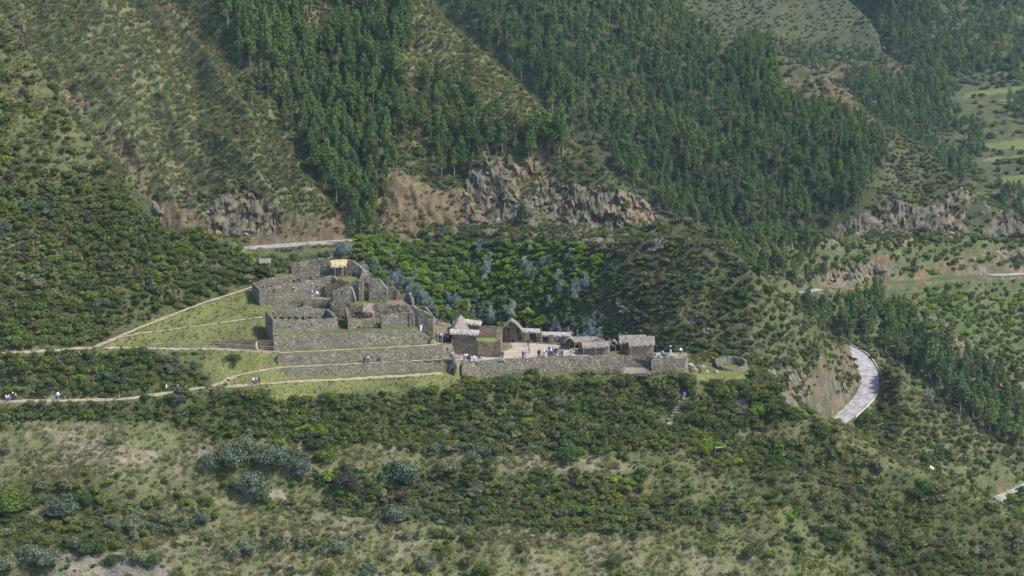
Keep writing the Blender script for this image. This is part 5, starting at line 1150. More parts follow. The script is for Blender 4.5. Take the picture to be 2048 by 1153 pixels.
wall(r, 'wall', [PY(504.6, 580, 524), PY(518.4, 590, 519.3)], 6.5, [11.6, 11.35], side=1, thick=.7)
wall(r, 'wall', [PY(505.2, 568, 523.6), PY(548, 556, 525), PY(590, 549, 526), PY(611, 543, 526.4), PY(632, 547.7, 526.6), PY(635, 553, 526.6)], 8.6, [11.7, 12.5, 13.1, 13.8, 13.2, 12.4], niches=[(622, 560, .5, .8), (600, 560, .5, .7)], nmat='stone_red')
wall(r, 'wall', [PY(522, 575, 521.5), PY(533, 567, 522), PY(546, 569, 522.4), PY(562, 570, 523), PY(582, 562, 524), PY(603, 556, 525)], 9, [11.7, 12.0, 11.7, 11.6, 12.4, 13.0], thick=.5, niches=[(525, 575, .4, .5), (534.5, 574, .4, .5), (543.5, 573, .4, .5), (588, 563, .5, .8), (594, 561, .5, .8), (600, 560, .5, .8), (606, 559, .5, .8)])
r = thing('stone_ruin', 'stone ruin at the top with a straw-thatched shelter over red clay walls', 'ruin', PY(671, 559, 526), 'roofless stone rooms')
wall(r, 'wall', [PY(601, 540, 527.5), PY(625, 540, 527.8), PY(640, 540, 528), PY(655, 540, 527.5)], 11.6, [15.0, 14.6, 14.8, 14.6], thick=.6)
wall(r, 'wall', [PY(583, 540, 529.5), PY(600, 540, 529.5), PY(619, 540, 531), PY(632, 540, 531), PY(659, 540, 530.5)], 11.6, [15.0, 14.9, 15.2, 15.6, 15.1], thick=.6, niches=[(655, 538, .5, .8), (661, 543, .5, .9)], nmat='stone_red')
wall(r, 'wall', [PY(655, 545, 527.2), PY(671, 545, 526.8)], 11.6, [14.6, 15.0], thick=.5, mat='stone_red', niches=[(661, 543, .55, .8), (656, 534, .4, .5), (664.5, 534, .4, .5)])
wall(r, 'wall', [PY(670.5, 545, 527.4), PY(694, 545, 527.4)], 11.6, [15.1, 15.1], thick=.5, mat='adobe_red', jag=.03, rough=.02, niches=[(681, 547, .5, .8), (690, 547, .5, .8), (681, 537, .3, .3)], label='red clay wall under the straw roof')
wall(r, 'wall', [PY(694, 545, 527.2), PY(704, 545, 527), PY(716, 545, 526.6), PY(726, 545, 526)], 11.6, [16.1, 16.0, 15.1, 13.9], thick=.8, niches=[(698, 550, .4, .6), (706, 550, .4, .6), (711, 551, .4, .6), (716, 552, .4, .6), (719, 551, .35, .6)])
wall(r, 'wall', [PY(726.5, 545, 526), PY(729, 560, 521.5)], 11, [13.9, 13.4], side=1, thick=.8)
thatch(r, PY(662, 520.5, 527.6), PY(694, 518.6, 527.6), 1.35, 1.25, mat='thatch_new')
for uu, vv in ((670.6, 560), (692.6, 559)): post(r, G(uu, vv, 12.1), 3.3, .07)
r = thing('stone_ruin', 'tall broken stone walls standing at the centre of the ruins', 'ruin', PY(700, 611, 519), 'roofless stone rooms')
wall(r, 'wall', [PY(688, 590, 520.2), PY(704, 590, 520), PY(722, 590, 519.6), PY(727, 590, 519.5)], 6.8, [12.0, 12.9, 13.6, 13.9], thick=.8)
wall(r, 'wall', [PY(724.5, 590, 519.2), PY(733, 565, 524), PY(737, 565, 525.5)], 6.8, [13.2, 14.4, 14.0], thick=.8, side=1, jag=.35)
wall(r, 'wall', [PY(738, 590, 519.5), PY(757, 590, 519.3), PY(764, 590, 519.2), PY(774, 590, 519)], 6.8, [13.7, 13.75, 13.0, 11.6], thick=.8)
wall(r, 'wall', [PY(727, 590, 521.5), PY(738.5, 590, 521)], 7.5, [12.5, 12.5], thick=.5, mat='stone_red', niches=[(736, 593, .4, .6)])
r = thing('stone_ruin', 'small stone room with rounded wall corner in front of the tall centre walls', 'ruin', PY(666, 611, 518), 'roofless stone rooms')
wall(r, 'wall', [PY(661, 600, 518.8), PY(666, 600, 518.2), PY(677, 600, 518), PY(690, 600, 518), PY(703, 600, 518), PY(710, 605, 517.6)], 7.5, [11.2, 11.2, 11.9, 12.3, 12.2, 9.6], thick=.6, niches=[(684, 586, .4, .6)])
wall(r, 'wall', [PY(653, 578, 521.8), PY(664, 576, 521.6), PY(680, 572, 521.2), PY(697, 574, 520.6)], 9, [12.4, 12.0, 13.2, 12.8], thick=.6, mat='stone_red')
wall(r, 'wall', [PY(655, 625, 516.8), PY(664, 625, 516.2), PY(680, 625, 516), PY(695, 625, 516.2)], 5.2, [6.6, 8.2, 8.5, 8.5], thick=.6, niches=[(667, 636, .35, .45), (676, 636, .35, .45), (686, 636, .35, .45)], nmat='stone_red', mat='stone_red')
lone_wall('terrace wall under the ledge where two visitors stand', [PY(606, 610, 520), PY(625, 610, 520), PY(658, 610, 519.8), PY(663, 620, 517)], 5.2, [8.8, 9.0, 9.0, 8.6], thick=.7)
r = thing('stone_ruin', 'open stone room with red niched back wall and tiny thatched shelter', 'ruin', G(707.6, 660, 5.7), 'roofless stone rooms')
wall(r, 'wall', [PY(700, 625, 514.3), PY(714, 625, 514.3), PY(728, 625, 514), PY(742, 625, 514)], 5.2, [8.4, 8.7, 9.3, 9.0], thick=.6, mat='stone_red', nmat='adobe_red', niches=[(705, 627, .4, .6), (711, 627, .4, .6), (717, 626, .4, .6), (723, 626, .4, .6), (731, 624, .4, .6)])
wall(r, 'wall', [PY(697, 625, 514.4), PY(703.5, 641, 507.2)], 5.2, [8.6, 7.8], side=-1, thick=.8)
wall(r, 'wall', [(703, 657.5, 5.7), (730, 656.5, 5.7), (756, 655.5, 5.7)], 5.2, [7.75, 7.6, 7.7], thick=.6, niches=[(718, 657, .3, .3), (737, 656, .3, .3)])
wall(r, 'wall', [PY(741, 625, 513.5), PY(744, 632, 510.4)], 5.2, [8.4, 8.3], thick=.5, side=1, mat='adobe')
thatch(r, PY(727.5, 607, 512.8), PY(746.5, 608, 512.6), 1.9, 1.4, asym=.35); post(r, G(742, 634, 5.8), 2.6, .08)
r = thing('stone_ruin', 'stone building shell with broad plain front wall, above the right part of the terraces', 'ruin', G(761, 659, 5.7), 'roofless stone rooms')
wall(r, 'wall', [(761, 656, 5.7), (790, 655, 5.7), (820, 654, 5.7), (828, 654.5, 5.7)], 5.2, [8.3, 8.5, 8.7, 8.6], thick=.7)
wall(r, 'wall', [PY(760.5, 635, 512), PY(762, 640, 507.6)], 5.2, [7.8, 8.3], side=1, thick=.6)
wall(r, 'wall', [PY(818, 632, 509), PY(824, 630, 512.5)], 5.2, [8.9, 9.0], side=-1, thick=.6)
r = thing('stone_ruin', 'roofless room on the upper right platform with a dark doorway', 'ruin', PY(780, 611, 516.2), 'roofless stone rooms')
wall(r, 'wall', [PY(746, 615, 516.3), PY(770, 615, 516.4), PY(800, 615, 516), PY(825, 615, 515.8)], 5.2, [8.5, 8.7, 8.7, 8.8], thick=.5, jag=.2, rough=.14, label='rough rock face under the platform')
wall(r, 'wall', [PY(772.5, 595, 520.6), PY(783, 595, 520.6), PY(795, 595, 520.4), PY(801, 595, 520.4)], 8.2, [11.8, 11.6, 10.9, 9.9], thick=.5, mat='stone_red', nmat='adobe_red', niches=[(788, 592, .7, 1.6)])
wall(r, 'wall', [PY(800, 598, 521), PY(808, 598, 521), PY(817, 598, 521)], 8.2, [10.0, 9.8, 10.0], thick=.5)
wall(r, 'wall', [PY(816, 598, 521), PY(821, 605, 517.5), PY(824, 610, 516.2)], 8.2, [10.4, 10.0, 9.0], thick=.6, side=1)
r = thing('stone_ruin', 'curved stone wall at the right end of the ruins beside the sandy ramp', 'ruin', PY(828, 662, 510), 'roofless stone rooms')
wall(r, 'wall', [PY(824.5, 640, 511), PY(836, 640, 510.4), PY(848, 640, 510), PY(858, 640, 509.6), PY(866, 640, 509.4), PY(870, 650, 510.5), PY(873, 650, 512.5)], [5, 4.6, 4, 3.4, 2.6, 2.4, 2.4], [9.7, 9.2, 8.8, 8.2, 8.0, 7.4, 6.6], thick=.8)
wall(r, 'wall', [PY(838, 625, 514.4), PY(850, 625, 514), PY(862, 630, 513.4)], 3.0, [8.8, 8.6, 7.6], thick=.6)
# ---- thatched court beside the visitor steps
r = thing('thatched_house', 'adobe court with steep grey thatched roofs beside the wooden steps', 'house', G(904, 709, 0), 'thatched adobe buildings')
wall(r, 'wall', [(904, 709, 0), (924, 710, 0), (944, 711.5, 0), (949, 712, 0), (956, 713, 0), (975, 714, 0), (1001, 715.5, 0)], -.4, [4.75, 4.7, 4.6, 4.0, 3.15, 3.15, 3.3], mat='adobe_stone', jag=.07, thick=.7, label='plastered front wall stepping down to bare stone')
wall(r, 'wall', [(1001.5, 715, 0), (1004, 703, 0), (1005, 700, 0)], -.4, [3.3, 4.4, 4.9], mat='stone_red', jag=.35, thick=1.1, side=1, label='ragged broken end of the court wall')
wall(r, 'wall', [PY(955, 665, 518), PY(980, 665, 518), PY(1003, 665, 518)], -.4, [3.6, 3.55, 3.4], mat='stone_red', thick=.6, jag=.08)
wall(r, 'wall', [(903.6, 708, 0), (906, 684, 0)], -.4, [4.6, 4.6], mat='adobe', side=-1, thick=.5, jag=.03, rough=.02)
wall(r, 'wall', [PY(924, 660, 518.4), PY(955, 660, 518.2)], -.4, [4.4, 4.2], mat='adobe_red', thick=.5, jag=.03, rough=.02)
thatch(r, PY(900, 657.5, 508.6), PY(958.5, 660.5, 507.6), .95, .75, mat='thatch_light')
thatch(r, PY(910, 655, 508.8), PY(921, 630, 519.5), 2.25, 3.1, pw=1.5, thick=.35)
thatch(r, PY(924, 637.5, 518.8), PY(963, 642, 518.6), 1.0, .7, mat='thatch_light')
post(r, G(955.6, 676.5, 0), 4.2, .09); post(r, PY(924.5, 700, 508.0) - Vector((0, 0, 0)), 1.0, .07)
# ---- gatehouse and roofed boundary wall
r = thing('thatched_gatehouse', 'tall thatched gatehouse with timber door frame at the back of the plaza', 'gatehouse', G(1023, 684, 0), 'thatched adobe buildings')
thatch(r, PY(1022.5, 641.5, 517.4), PY(1024, 636.5, 522), 2.35, 2.2, pw=1.4, thick=.3)
wall(r, 'wall', [G(1019, 682, 0), G(1032.5, 682, 0)], -.3, [3.9, 3.9], mat='adobe', thick=.5, jag=.03, rough=.02, niches=[(1025, 657, .3, .3)])
wall(r, 'wall', [G(999, 684, 0), G(1011.5, 684, 0)], -.3, [3.0, 3.3], mat='stone_red', thick=.7)
for uu in (1013.4, 1031.8): post(r, G(uu, 684.5, 0), 3.3, .11, name='door_post')
v, f = beam_v(G(1012.5, 684.5, 0) + Vector((0, 0, 3.3)), G(1032.7, 684.5, 0) + Vector((0, 0, 3.3)), .2); part(r, 'lintel', [(v, f)], 'wood')
for (u0, u1, v0, v1, cols, posts, lab) in ((1040, 1080, 656.5, 658, [(1048, 1058), (1076, 1083)], [(1045.5, 685.5), (1073, 687)], 'short thatched roof on low adobe piers right of the gatehouse'),
                                  (1078, 1142, 663.5, 665, [(1096, 1107), (1121, 1128)], [(1103.5, 690)], 'long thatched roof on low adobe piers along the back of the plaza')):
    r = thing('thatched_shelter', lab, 'shelter', G(u0, 685, 0), 'thatched adobe buildings')
    thatch(r, PY(u0, v0, 519.5), PY(u1, v1, 518.5), 1.0, .55, mat='thatch_light')
    for (a, b) in cols: wall(r, 'pier', [G(a, 686, 0), G(b, 686.5, 0)], -.4, [1.7, 1.7] if u0 > 1060 else [2.2, 2.2], mat='adobe_red', thick=.6, jag=.05, rough=.03)
    for (a, b) in posts: post(r, G(a, b, 0), 2.3 if u0 < 1060 else 1.6, .09)
lone_wall('low curb of pale stone along the back edge of the plaza', [G(1032, 685.5, 0), G(1090, 688.5, 0), G(1128, 690, 0)], -.5, [.2, .25, .2], thick=.4, mat='stone', jag=.08)
lone_wall('low stone wall leading to the small gabled doorway', [G(1120, 691, 0), G(1128, 692, 0), G(1139, 697, 0)], -.5, [.9, 1.2, 1.2], thick=.4, mat='stone_red')
# ---- long thatched house round a yard, with a gabled doorway at its left
r = thing('thatched_house', 'low long thatched house with posts in front and a gabled doorway', 'house', G(1166, 712, 0), 'thatched adobe buildings')
wall(r, 'wall', [G(1168, 710.5, 0), G(1190, 710, 0), G(1216, 709.5, 0)], -.3, [2.05, 2.05, 2.05], mat='adobe_stone', thick=.4, jag=.04)
wall(r, 'wall', [G(1156, 701, 0), G(1166, 705.5, 0)], -.3, [1.9, 1.9], mat='adobe_stone', thick=.4, jag=.04)
wall(r, 'wall', [G(1216, 709, 0), G(1213, 700, 0)], -.3, [2.0, 2.0], mat='adobe', thick=.4, jag=.03, side=-1)
thatch(r, PY(1163, 685.5, 508.4), PY(1217, 683.5, 508.6), 1.45, .75)
thatch(r, PY(1143, 673.5, 515), PY(1192, 673.5, 514.5), 1.7, 1.0)
thatch(r, PY(1191, 673.5, 514.8), PY(1216, 684.5, 508.6), 1.5, .95)
thatch(r, PY(1138.5, 675, 511.2), PY(1141.5, 671, 515.5), 1.25, 1.15, name='porch_roof')
for uu, vv in ((1167, 714.5), (1191, 713.5), (1215.6, 712.8)): post(r, G(uu, vv, 0), 2.0, .07)
for uu in (1139.2, 1149): post(r, G(uu, 698.5, 0), 1.7, .08, name='door_post')
v, f = beam_v(G(1138.4, 698.5, 0) + Vector((0, 0, 1.7)), G(1149.8, 698.5, 0) + Vector((0, 0, 1.7)), .15); part(r, 'lintel', [(v, f)], 'wood')
wall(r, 'wall', [G(1129, 696, 0), G(1138.5, 698, 0)], -.3, [1.6, 1.6], mat='adobe_stone', thick=.4, jag=.05)
r = thing('thatched_hut', 'tiny gabled thatched hut on two posts between the two larger houses', 'hut', G(1227, 704, 0), 'thatched adobe buildings')
thatch(r, PY(1227, 681, 510.3), PY(1228.5, 678, 513), 1.0, .85); post(r, G(1222, 702, 0), 1.6, .07); post(r, G(1230.5, 704, 0), 1.8, .07)
wall(r, 'wall', [G(1219.5, 699, 0), G(1236, 699, 0)], -.3, [1.5, 1.5], mat='adobe_stone', thick=.3, jag=.04)
r = thing('thatched_house', 'adobe house with a gabled grey thatched roof at the right end of the plaza', 'house', G(1262, 712, 0), 'thatched adobe buildings')
wall(r, 'wall', [G(1263, 711, 0), G(1302, 712, 0)], [0.0, -0.6], [2.3, 2.3], mat='adobe', thick=.4, jag=.02, rough=.02)
wall(r, 'wall', [G(1262.5, 711, 0), G(1260, 703, 0)], -.3, [2.3, 2.3], mat='adobe', thick=.35, jag=.02, rough=.02, side=1)
wall(r, 'wall', [G(1302, 711.5, 0), G(1299, 703, 0)], -.3, [2.3, 2.3], mat='adobe', thick=.35, jag=.02, rough=.02, side=-1)
wall(r, 'wall', [G(1263, 712.6, 0), G(1303.5, 713.5, 0)], [-.5, -1.0], [.55, .3], mat='stone_red', thick=.25, jag=.12, label='stone footing of the adobe wall')
thatch(r, PY(1258, 675.5, 508.6), PY(1309.5, 672.5, 508.2), 2.0, 1.35)
for uu, vv, hh in ((1257, 711, 2.3), (1261.5, 713.8, 2.2), (1302.5, 714, 2.2), (1306, 719, 2.9)): post(r, G(uu, vv, 0), hh, .08)
r = thing('thatched_house', 'second adobe house with thatched roof, half hidden behind the gabled one', 'house', G(1242, 708, 0), 'thatched adobe buildings')
wall(r, 'wall', [G(1244, 700.5, 0), G(1260, 701, 0)], -.3, [2.6, 2.6], mat='adobe', thick=.4, jag=.02, rough=.02)
wall(r, 'wall', [G(1243.5, 700, 0), G(1241.5, 690, 0)], -.3, [2.4, 2.4], mat='adobe_stone', thick=.35, jag=.03, side=1)
wall(r, 'wall', [G(1243, 704.5, 0), G(1258, 711, 0)], -.3, [1.0, 1.0], mat='stone_red', thick=.3, jag=.08, label='low stone yard wall')
thatch(r, PY(1237, 671.5, 512.4), PY(1292, 669.5, 512.4), 1.75, 1.2); post(r, G(1242, 704, 0), 2.0, .08)
# ---- round ruin on the bright lawn
zc = -4.5; c = PY(1462, 733, 513.6); c.z = zc
r = thing('stone_ruin', 'round roofless stone ruin on the small bright lawn right of the plaza', 'ruin', c)
ring = [Vector((c.x + 3.5 * math.cos(a), c.y + 3.5 * math.sin(a) * 1.05, zc)) for a in np.linspace(-.02, 2 * math.pi - .02, 25)]
wall(r, 'wall', ring, zc - .8, [-3.1 + .45 * math.sin(a) for a in np.linspace(0, 2 * math.pi, 25)], thick=.55, side=1, jag=.3, mat='stone')
wall(r, 'wall', [PY(1420, 735, 517), PY(1432, 735, 516), PY(1434, 740, 513), PY(1440, 742, 512.5)], zc - .8, [-2.9, -2.9, -3.3, -3.4], thick=.7, jag=.25)

# ---- timber: boardwalk rail, visitor steps, rails
r = thing('wooden_railing', 'long weathered wooden railing along the boardwalk left of the ruins', 'railing', G(303, 697, 3.1))
base_px = [(303, 698), (328.5, 696.5), (358.6, 699), (393, 700), (423.6, 700.5), (454, 702.5), (493.6, 705), (525, 707), (554.6, 708)]
ztop = [(303, 688.5), (328.5, 686.5), (358.6, 686.5), (393, 686.5), (423.6, 687), (454, 688), (493.6, 691), (525, 693), (556, 694.5)]
zz = [3.0, 2.95, 2.75, 2.6, 2.5, 2.45, 2.35, 2.3, 2.3]; tops = []
for (bu, bv), (tu, tv), z0 in zip(base_px, ztop, zz):
    b = G(bu, bv, z0); t = b.copy(); t.z = float(ZY(tv, b.y)); tops.append(t); b2 = b.copy(); b2.z -= (1.3 if bu > 440 else .4)
    v, f = tube(b2, t, .07, .07, 6); part(r, 'post', [(v, f)], 'wood')
v, f, _ = merge([(*beam_v(a, b, .12), 0) for a, b in zip(tops[:-1], tops[1:])]); part(r, 'rail', [(v, f)], 'wood')
v, f, _ = merge([(*beam_v(a - Vector((0, 0, .5)), b - Vector((0, 0, .5)), .08), 0) for a, b in zip(tops[:-1], tops[1:])]); part(r, 'rail', [(v, f)], 'wood')
r = thing('boardwalk', 'plank boardwalk carried on posts below the low retaining wall', 'boardwalk', G(500, 703, 2.45))
pcs = []
a0 = G(492, 704, 2.5); b0 = G(557, 709, 2.45); b0.y = a0.y + .1
for i in range(26):
    p = a0.lerp(b0, (i + .5) / 26); pcs.append(box_v((p.x, p.y + .3, 2.5), ((b0 - a0).length / 26 * .88, 1.7, .06)))
part(r, 'deck', pcs, 'wood'); part(r, 'beam', [beam_v(a0 + Vector((0, -.45, -.12)), b0 + Vector((0, -.45, -.12)), .14)], 'wood')
def steps(name, lab, top, bot, width, n, mat, rails=True, wdir=Vector((1, 0, 0))):
    r = thing(name, lab, 'stairs', bot); d = bot - top; h = Vector((d.x, d.y, 0)).normalized(); w = wdir
    pcs = []
    for i in range(n):
        p = top + d * ((i + .5) / n); V, F = box_v((0, 0, 0), (1, 1, 1)); run = Vector((d.x, d.y, 0)).length / n * .85
        V = np.array([tuple(p + w * (x * width) + h * (y * run) + Vector((0, 0, z * .07))) for x, y, z in V]); pcs.append((V, F))
    part(r, 'treads', pcs, mat)
    for s in (-1, 1): part(r, 'stringer', [beam_v(top + w * (s * width / 2) - Vector((0, 0, .1)), bot + w * (s * width / 2) - Vector((0, 0, .1)), .1, .2)], mat)
    return r
t_ = G(894, 686, 2.45); b_ = G(895, 714, 0.15)
r = steps('wooden_steps', 'broad wooden visitor steps beside the adobe court', t_, b_, 1.9, 12, 'wood')
for s in (-1, 1):
    ps = [t_ + Vector((s * 1.0, 0, 0)), b_ + Vector((s * 1.0, 0, 0))]
    for p in ps: post(r, p - Vector((0, 0, 1.0)), 2.1, .07, name='post')
    part(r, 'rail', [beam_v(ps[0] + Vector((0, 0, 1.0)), ps[1] + Vector((0, 0, 1.0)), .09)], 'wood')
p = G(885, 741, -2.1); v, f = tube(p, p + Vector((0, 0, 6.6)), .08, .07, 6); part(r, 'tall_post', [(v, f)], 'wood')
r = steps('metal_steps', 'steep metal steps leading down to the lower lawn', G(912, 722.5, 0), G(899, 741, -2.15), .9, 9, 'metal', wdir=Vector((.3, .95, 0)).normalized())
q0, q1 = G(912, 724, 0), G(900, 742, -2.15)
part(r, 'rail', [beam_v(q0 + Vector((0, -.4, 1)), q1 + Vector((0, -.4, 1)), .07)], 'metal')
for q in (q0, q1, q0.lerp(q1, .5)): post(r, q + Vector((0, -.4, -.1)), 1.1, .045, 'metal')
r = thing('wooden_railing', 'short railing round the landing at the head of the metal steps', 'railing', G(886, 718, 0))
pp = [G(884, 719, 0), G(897, 719.5, 0), G(909, 720.5, 0), G(921, 716, 0)]
for q in pp: post(r, q, 1.05, .06)
for hz in (1.0, .55): part(r, 'rail', [beam_v(a + Vector((0, 0, hz)), b + Vector((0, 0, hz)), .08) for a, b in zip(pp[:-1], pp[1:])], 'wood')
r = thing('landing', 'timber landing between the visitor steps and the plaza corner', 'landing', G(886, 718, 0)); pcs = []
for i in range(10): p = G(886, 718.5, .02).lerp(G(908, 719.5, .02), (i + .5) / 10); pcs.append(box_v((p.x, p.y + .7, .02), (.2, 1.8, .06)))
part(r, 'deck', pcs, 'wood')
r = thing('wooden_railing', 'thin railing at the far side of the sandy ramp', 'railing', PY(873, 652, 521))
pp = [PY(873, 645, 521), PY(885, 648.5, 520.5), PY(897, 651.5, 520), PY(905, 652.5, 520)]
for q in pp: post(r, q - Vector((0, 0, 1.0)), 1.05, .05)
for hz in (0, -.45): part(r, 'rail', [beam_v(a + Vector((0, 0, hz)), b + Vector((0, 0, hz)), .07) for a, b in zip(pp[:-1], pp[1:])], 'wood')
for (uu, vv, hh, lab) in ((932.4, 728, 1.0, 'short wooden bollard at the left front edge of the plaza'), (963.7, 725.5, .9, 'wooden stake on the plaza edge below the court wall'), (1028.3, 720, 1.0, 'lone wooden stake on the plaza edge left of the red and blue visitors')):
    me_o = post(None, G(uu, vv, 0), hh, .07, name='wooden_post'); tag(me_o, lab, 'post')
o = part(None, 'stone_slab', [box_v(tuple(G(1001.5, 719.6, .12)), (1.7, .9, .25), .1)], 'rock'); tag(o, 'flat stone slab under two dark-clad visitors at the court corner', 'slab')
# log pile
r = thing('log_pile', 'stacked and scattered timber poles below the plaza wall', 'log pile', G(1270, 744, -3.2)); pcs = []
for i in range(16):
    vv = 736.5 + i * .75; z = -2.7 - i * .06; a = PY(1240 + random.uniform(0, 14), vv, 504.6 - i * .12); b = PY(1296 + random.uniform(-8, 8), vv + random.uniform(-1, .5), 504.4 - i * .12)
    v, f = tube(a, b, .09, .07, 6); o = link('log', mesh_np('log', v, f, [M['wood']]), r); o.data.transform(Matrix.Translation(-r.location))
for i in range(34):
    c = PY(random.uniform(1250, 1300), random.uniform(744, 753), 502.6); d = Vector((random.uniform(-1, 1), random.uniform(-.4, .4), random.uniform(-.5, .5))).normalized() * random.uniform(.3, .8)
    v, f = tube(c - d, c + d, .06, .04, 5); o = link('log', mesh_np('log', v, f, [M['wood']]), r); o.data.transform(Matrix.Translation(-r.location))

# ---- rocks
def rock_mesh(name='boulder', k=3, mat='rock'):
    bm = bmesh.new(); bmesh.ops.create_icosphere(bm, subdivisions=1 if k == 1 else 2, radius=1)
    sd = random.uniform(0, 50)
    for vtx in bm.verts:
        c = vtx.co; f = .45 + 1.1 * float(fbm(np.array([c.x * 1.1 + sd + c.z * .7]), np.array([c.y * 1.1 + sd]), 3, 3)[0]); vtx.co = Vector((c.x * f, c.y * f * .8, max(c.z * f * .7, -.35)))
    me = bpy.data.meshes.new(name); bm.to_mesh(me); bm.free(); me.materials.append(M[mat]); return me
RK = [rock_mesh() for _ in range(4)]; RS = [rock_mesh(k=1, mat='rock_dark') for _ in range(4)]; RP = [rock_mesh(mat='rock_pale') for _ in range(2)]
def rock(p, s, lab, grp=None, pale=False, name='boulder'):
    o = link(name, random.choice(RP if pale else RK)); o.location = p; o.scale = (s, s * random.uniform(.8, 1.2), s * random.uniform(.8, 1.1)); o.rotation_euler = (random.uniform(-.3, .3), random.uniform(-.3, .3), random.uniform(0, 6)); tag(o, lab, 'rock', grp)
for (uu, vv, s, lab) in ((1314, 712.5, 1.0, 'largest grey boulder right of the end house'), (1309, 715, .6, 'small grey boulder against the end house'), (1321, 715, .55, 'low boulder left of the visitor in lilac'), (1340, 713, 1.05, 'large boulder at the centre of the lookout platform'), (1348, 714, .7, 'boulder right of the large centre one on the lookout'), (1333, 714.5, .5, 'small boulder left of the large centre one on the lookout'),
                        (1352, 711, .5, 'small boulder near the outer edge of the lookout')): rock(G(uu, vv, .1), s, lab, 'boulders on the lookout platform')
for (uu, vv, s, lab) in ((1390, 741, .9, 'boulder at the left end of the bright lawn'), (1397, 745, .7, 'smaller boulder on the left of the bright lawn'), (1414, 744, .6, 'flat rock in the middle of the bright lawn'), (1432, 745, .7, 'boulder in front of the round ruin'), (1378, 730, .8, 'boulder just right of the lookout wall'), (1384, 733, .6, 'small rock tumbling off the lookout wall end'), (1408, 735, .7, 'long pale rock left of the round ruin')): P = FG.cast(uu, vv); rock(P, s, lab, 'boulders on the small lawn')
for (uu, vv, s, lab) in ((1860, 938, 1.5, 'pale grey boulder standing out above the lower road cut'), (1722, 920, .5, 'small pale rock on the right foreground slope')):
    P = (MID if uu > 1800 or vv < 700 else FG).cast(uu, vv); rock(P, s, lab, pale=True)
# rubble
rr = []
X, Y, Z, u, v = candidates(FG, .7); m = anyp(u, v, STONES) & (rng.uniform(0, 1, X.shape) < .6)
for x, y, z in zip(X[m], Y[m], Z[m]): rr.append((x, y, z, random.uniform(.1, .32), random.randrange(4)))
for h in (LEFT, CENT):
    X, Y, Z, u, v = candidates(h, 2.6); m = anyp(u, v, (ROCK_MID if h is LEFT else ROCK_C)) & (rng.uniform(0, 1, X.shape) < .30)
    for x, y, z in zip(X[m], Y[m], Z[m]): rr.append((x, y, z - .2, random.uniform(.35, 1.1) ** 1.3, random.randrange(4)))
cover('rubble', RS, rr, 'loose_stone', 'loose stones and scree on bare ground', 'stones')
# trail steps
for i, (uu, vv) in enumerate([(1364, 806), (1361, 811), (1358, 816), (1355, 821), (1352, 827), (1348, 833), (1343, 840)]):
    P = FG.cast(uu, vv); o = part(None, 'stone_step', [box_v(tuple(P + Vector((0, 0, .12))), (1.5 * random.uniform(.8, 1.1), .5, .22), random.uniform(-.2, .2))], 'rock')
    tag(o, '%s stone step of the trail below the lawn' % ['topmost', 'second from top', 'third from top', 'middle', 'fifth from top', 'last but one', 'lowest'][i], 'step', 'stone steps of the trail')
# small open hut frame on the foreground slope
P = FG.cast(1438, 912); r = thing('field_shelter', 'small lean-to of sticks with a flat roof among the shrubs', 'shelter', P)
for dx, dy in ((-.8, 0), (.8, 0), (-.8, .8), (.8, .8)): post(r, P + Vector((dx, dy, -.2)), 1.5 + dy * .3, .05)
part(r, 'roof', [beam_v(P + Vector((-.8, .4, 1.55)), P + Vector((.8, .4, 1.75)), .9, .07)], 'wood')
P = FG.cast(530, 522); r = thing('thatched_hut', 'low thatched hut on the grassy saddle left of the ruins', 'hut', P, 'thatched adobe buildings')
thatch(r, P + Vector((-1.3, 0, 1.5)), P + Vector((1.3, 0, 1.5)), 1.0, .7); wall(r, 'wall', [P + Vector((-1.1, -.5, 0)), P + Vector((1.1, -.5, 0))], P.z - .4, P.z + 1.0, mat='adobe', thick=.6, jag=.03)
# guard wall on the outer side of the road bend
pp = []
for i in range(4, len(r_road) - 12):
    t = (r_road[i + 1] - r_road[i - 1]); t.z = 0; t.normalize(); n_ = Vector((-t.y, t.x, 0)); q = r_road[i] + n_ * 3.4 if n_.x > 0 else r_road[i] - n_ * 3.4; pp.append(q)
lone_wall('pale concrete guard wall on the outer edge of the road bend', pp, [p.z - .6 for p in pp], [p.z + .35 for p in pp], thick=.25, mat='concrete', jag=.02, rough=.01, step=.8)
# ------------------------------------------------------------------ visitors: one continuous skinned body per pose, clothing as children
def skin_mesh(name, chains, sub=1, root=0):
    """chains: dict of joints name -> (co, radius); edges list"""
    J, E = chains; names = list(J); bm = bmesh.new(); vs = {}
    for n_ in names: vs[n_] = bm.verts.new(J[n_][0])
    for a, b in E: bm.edges.new((vs[a], vs[b]))
    me = bpy.data.meshes.new(name); bm.to_mesh(me); bm.free()
    o = bpy.data.objects.new(name, me); COL.objects.link(o)
    md = o.modifiers.new('skin', 'SKIN'); md.use_smooth_shade = True
    sv = me.skin_vertices[0].data
    for i, n_ in enumerate(names): r_ = J[n_][1]; sv[i].radius = (r_, r_) if not isinstance(r_, tuple) else r_; sv[i].use_root = (i == 0)
    if sub: o.modifiers.new('sub', 'SUBSURF').levels = sub; o.modifiers['sub'].render_levels = sub
    dg = bpy.context.evaluated_depsgraph_get(); dg.update(); out = bpy.data.meshes.new_from_object(o.evaluated_get(dg)); out.name = name
    bpy.data.objects.remove(o); return out
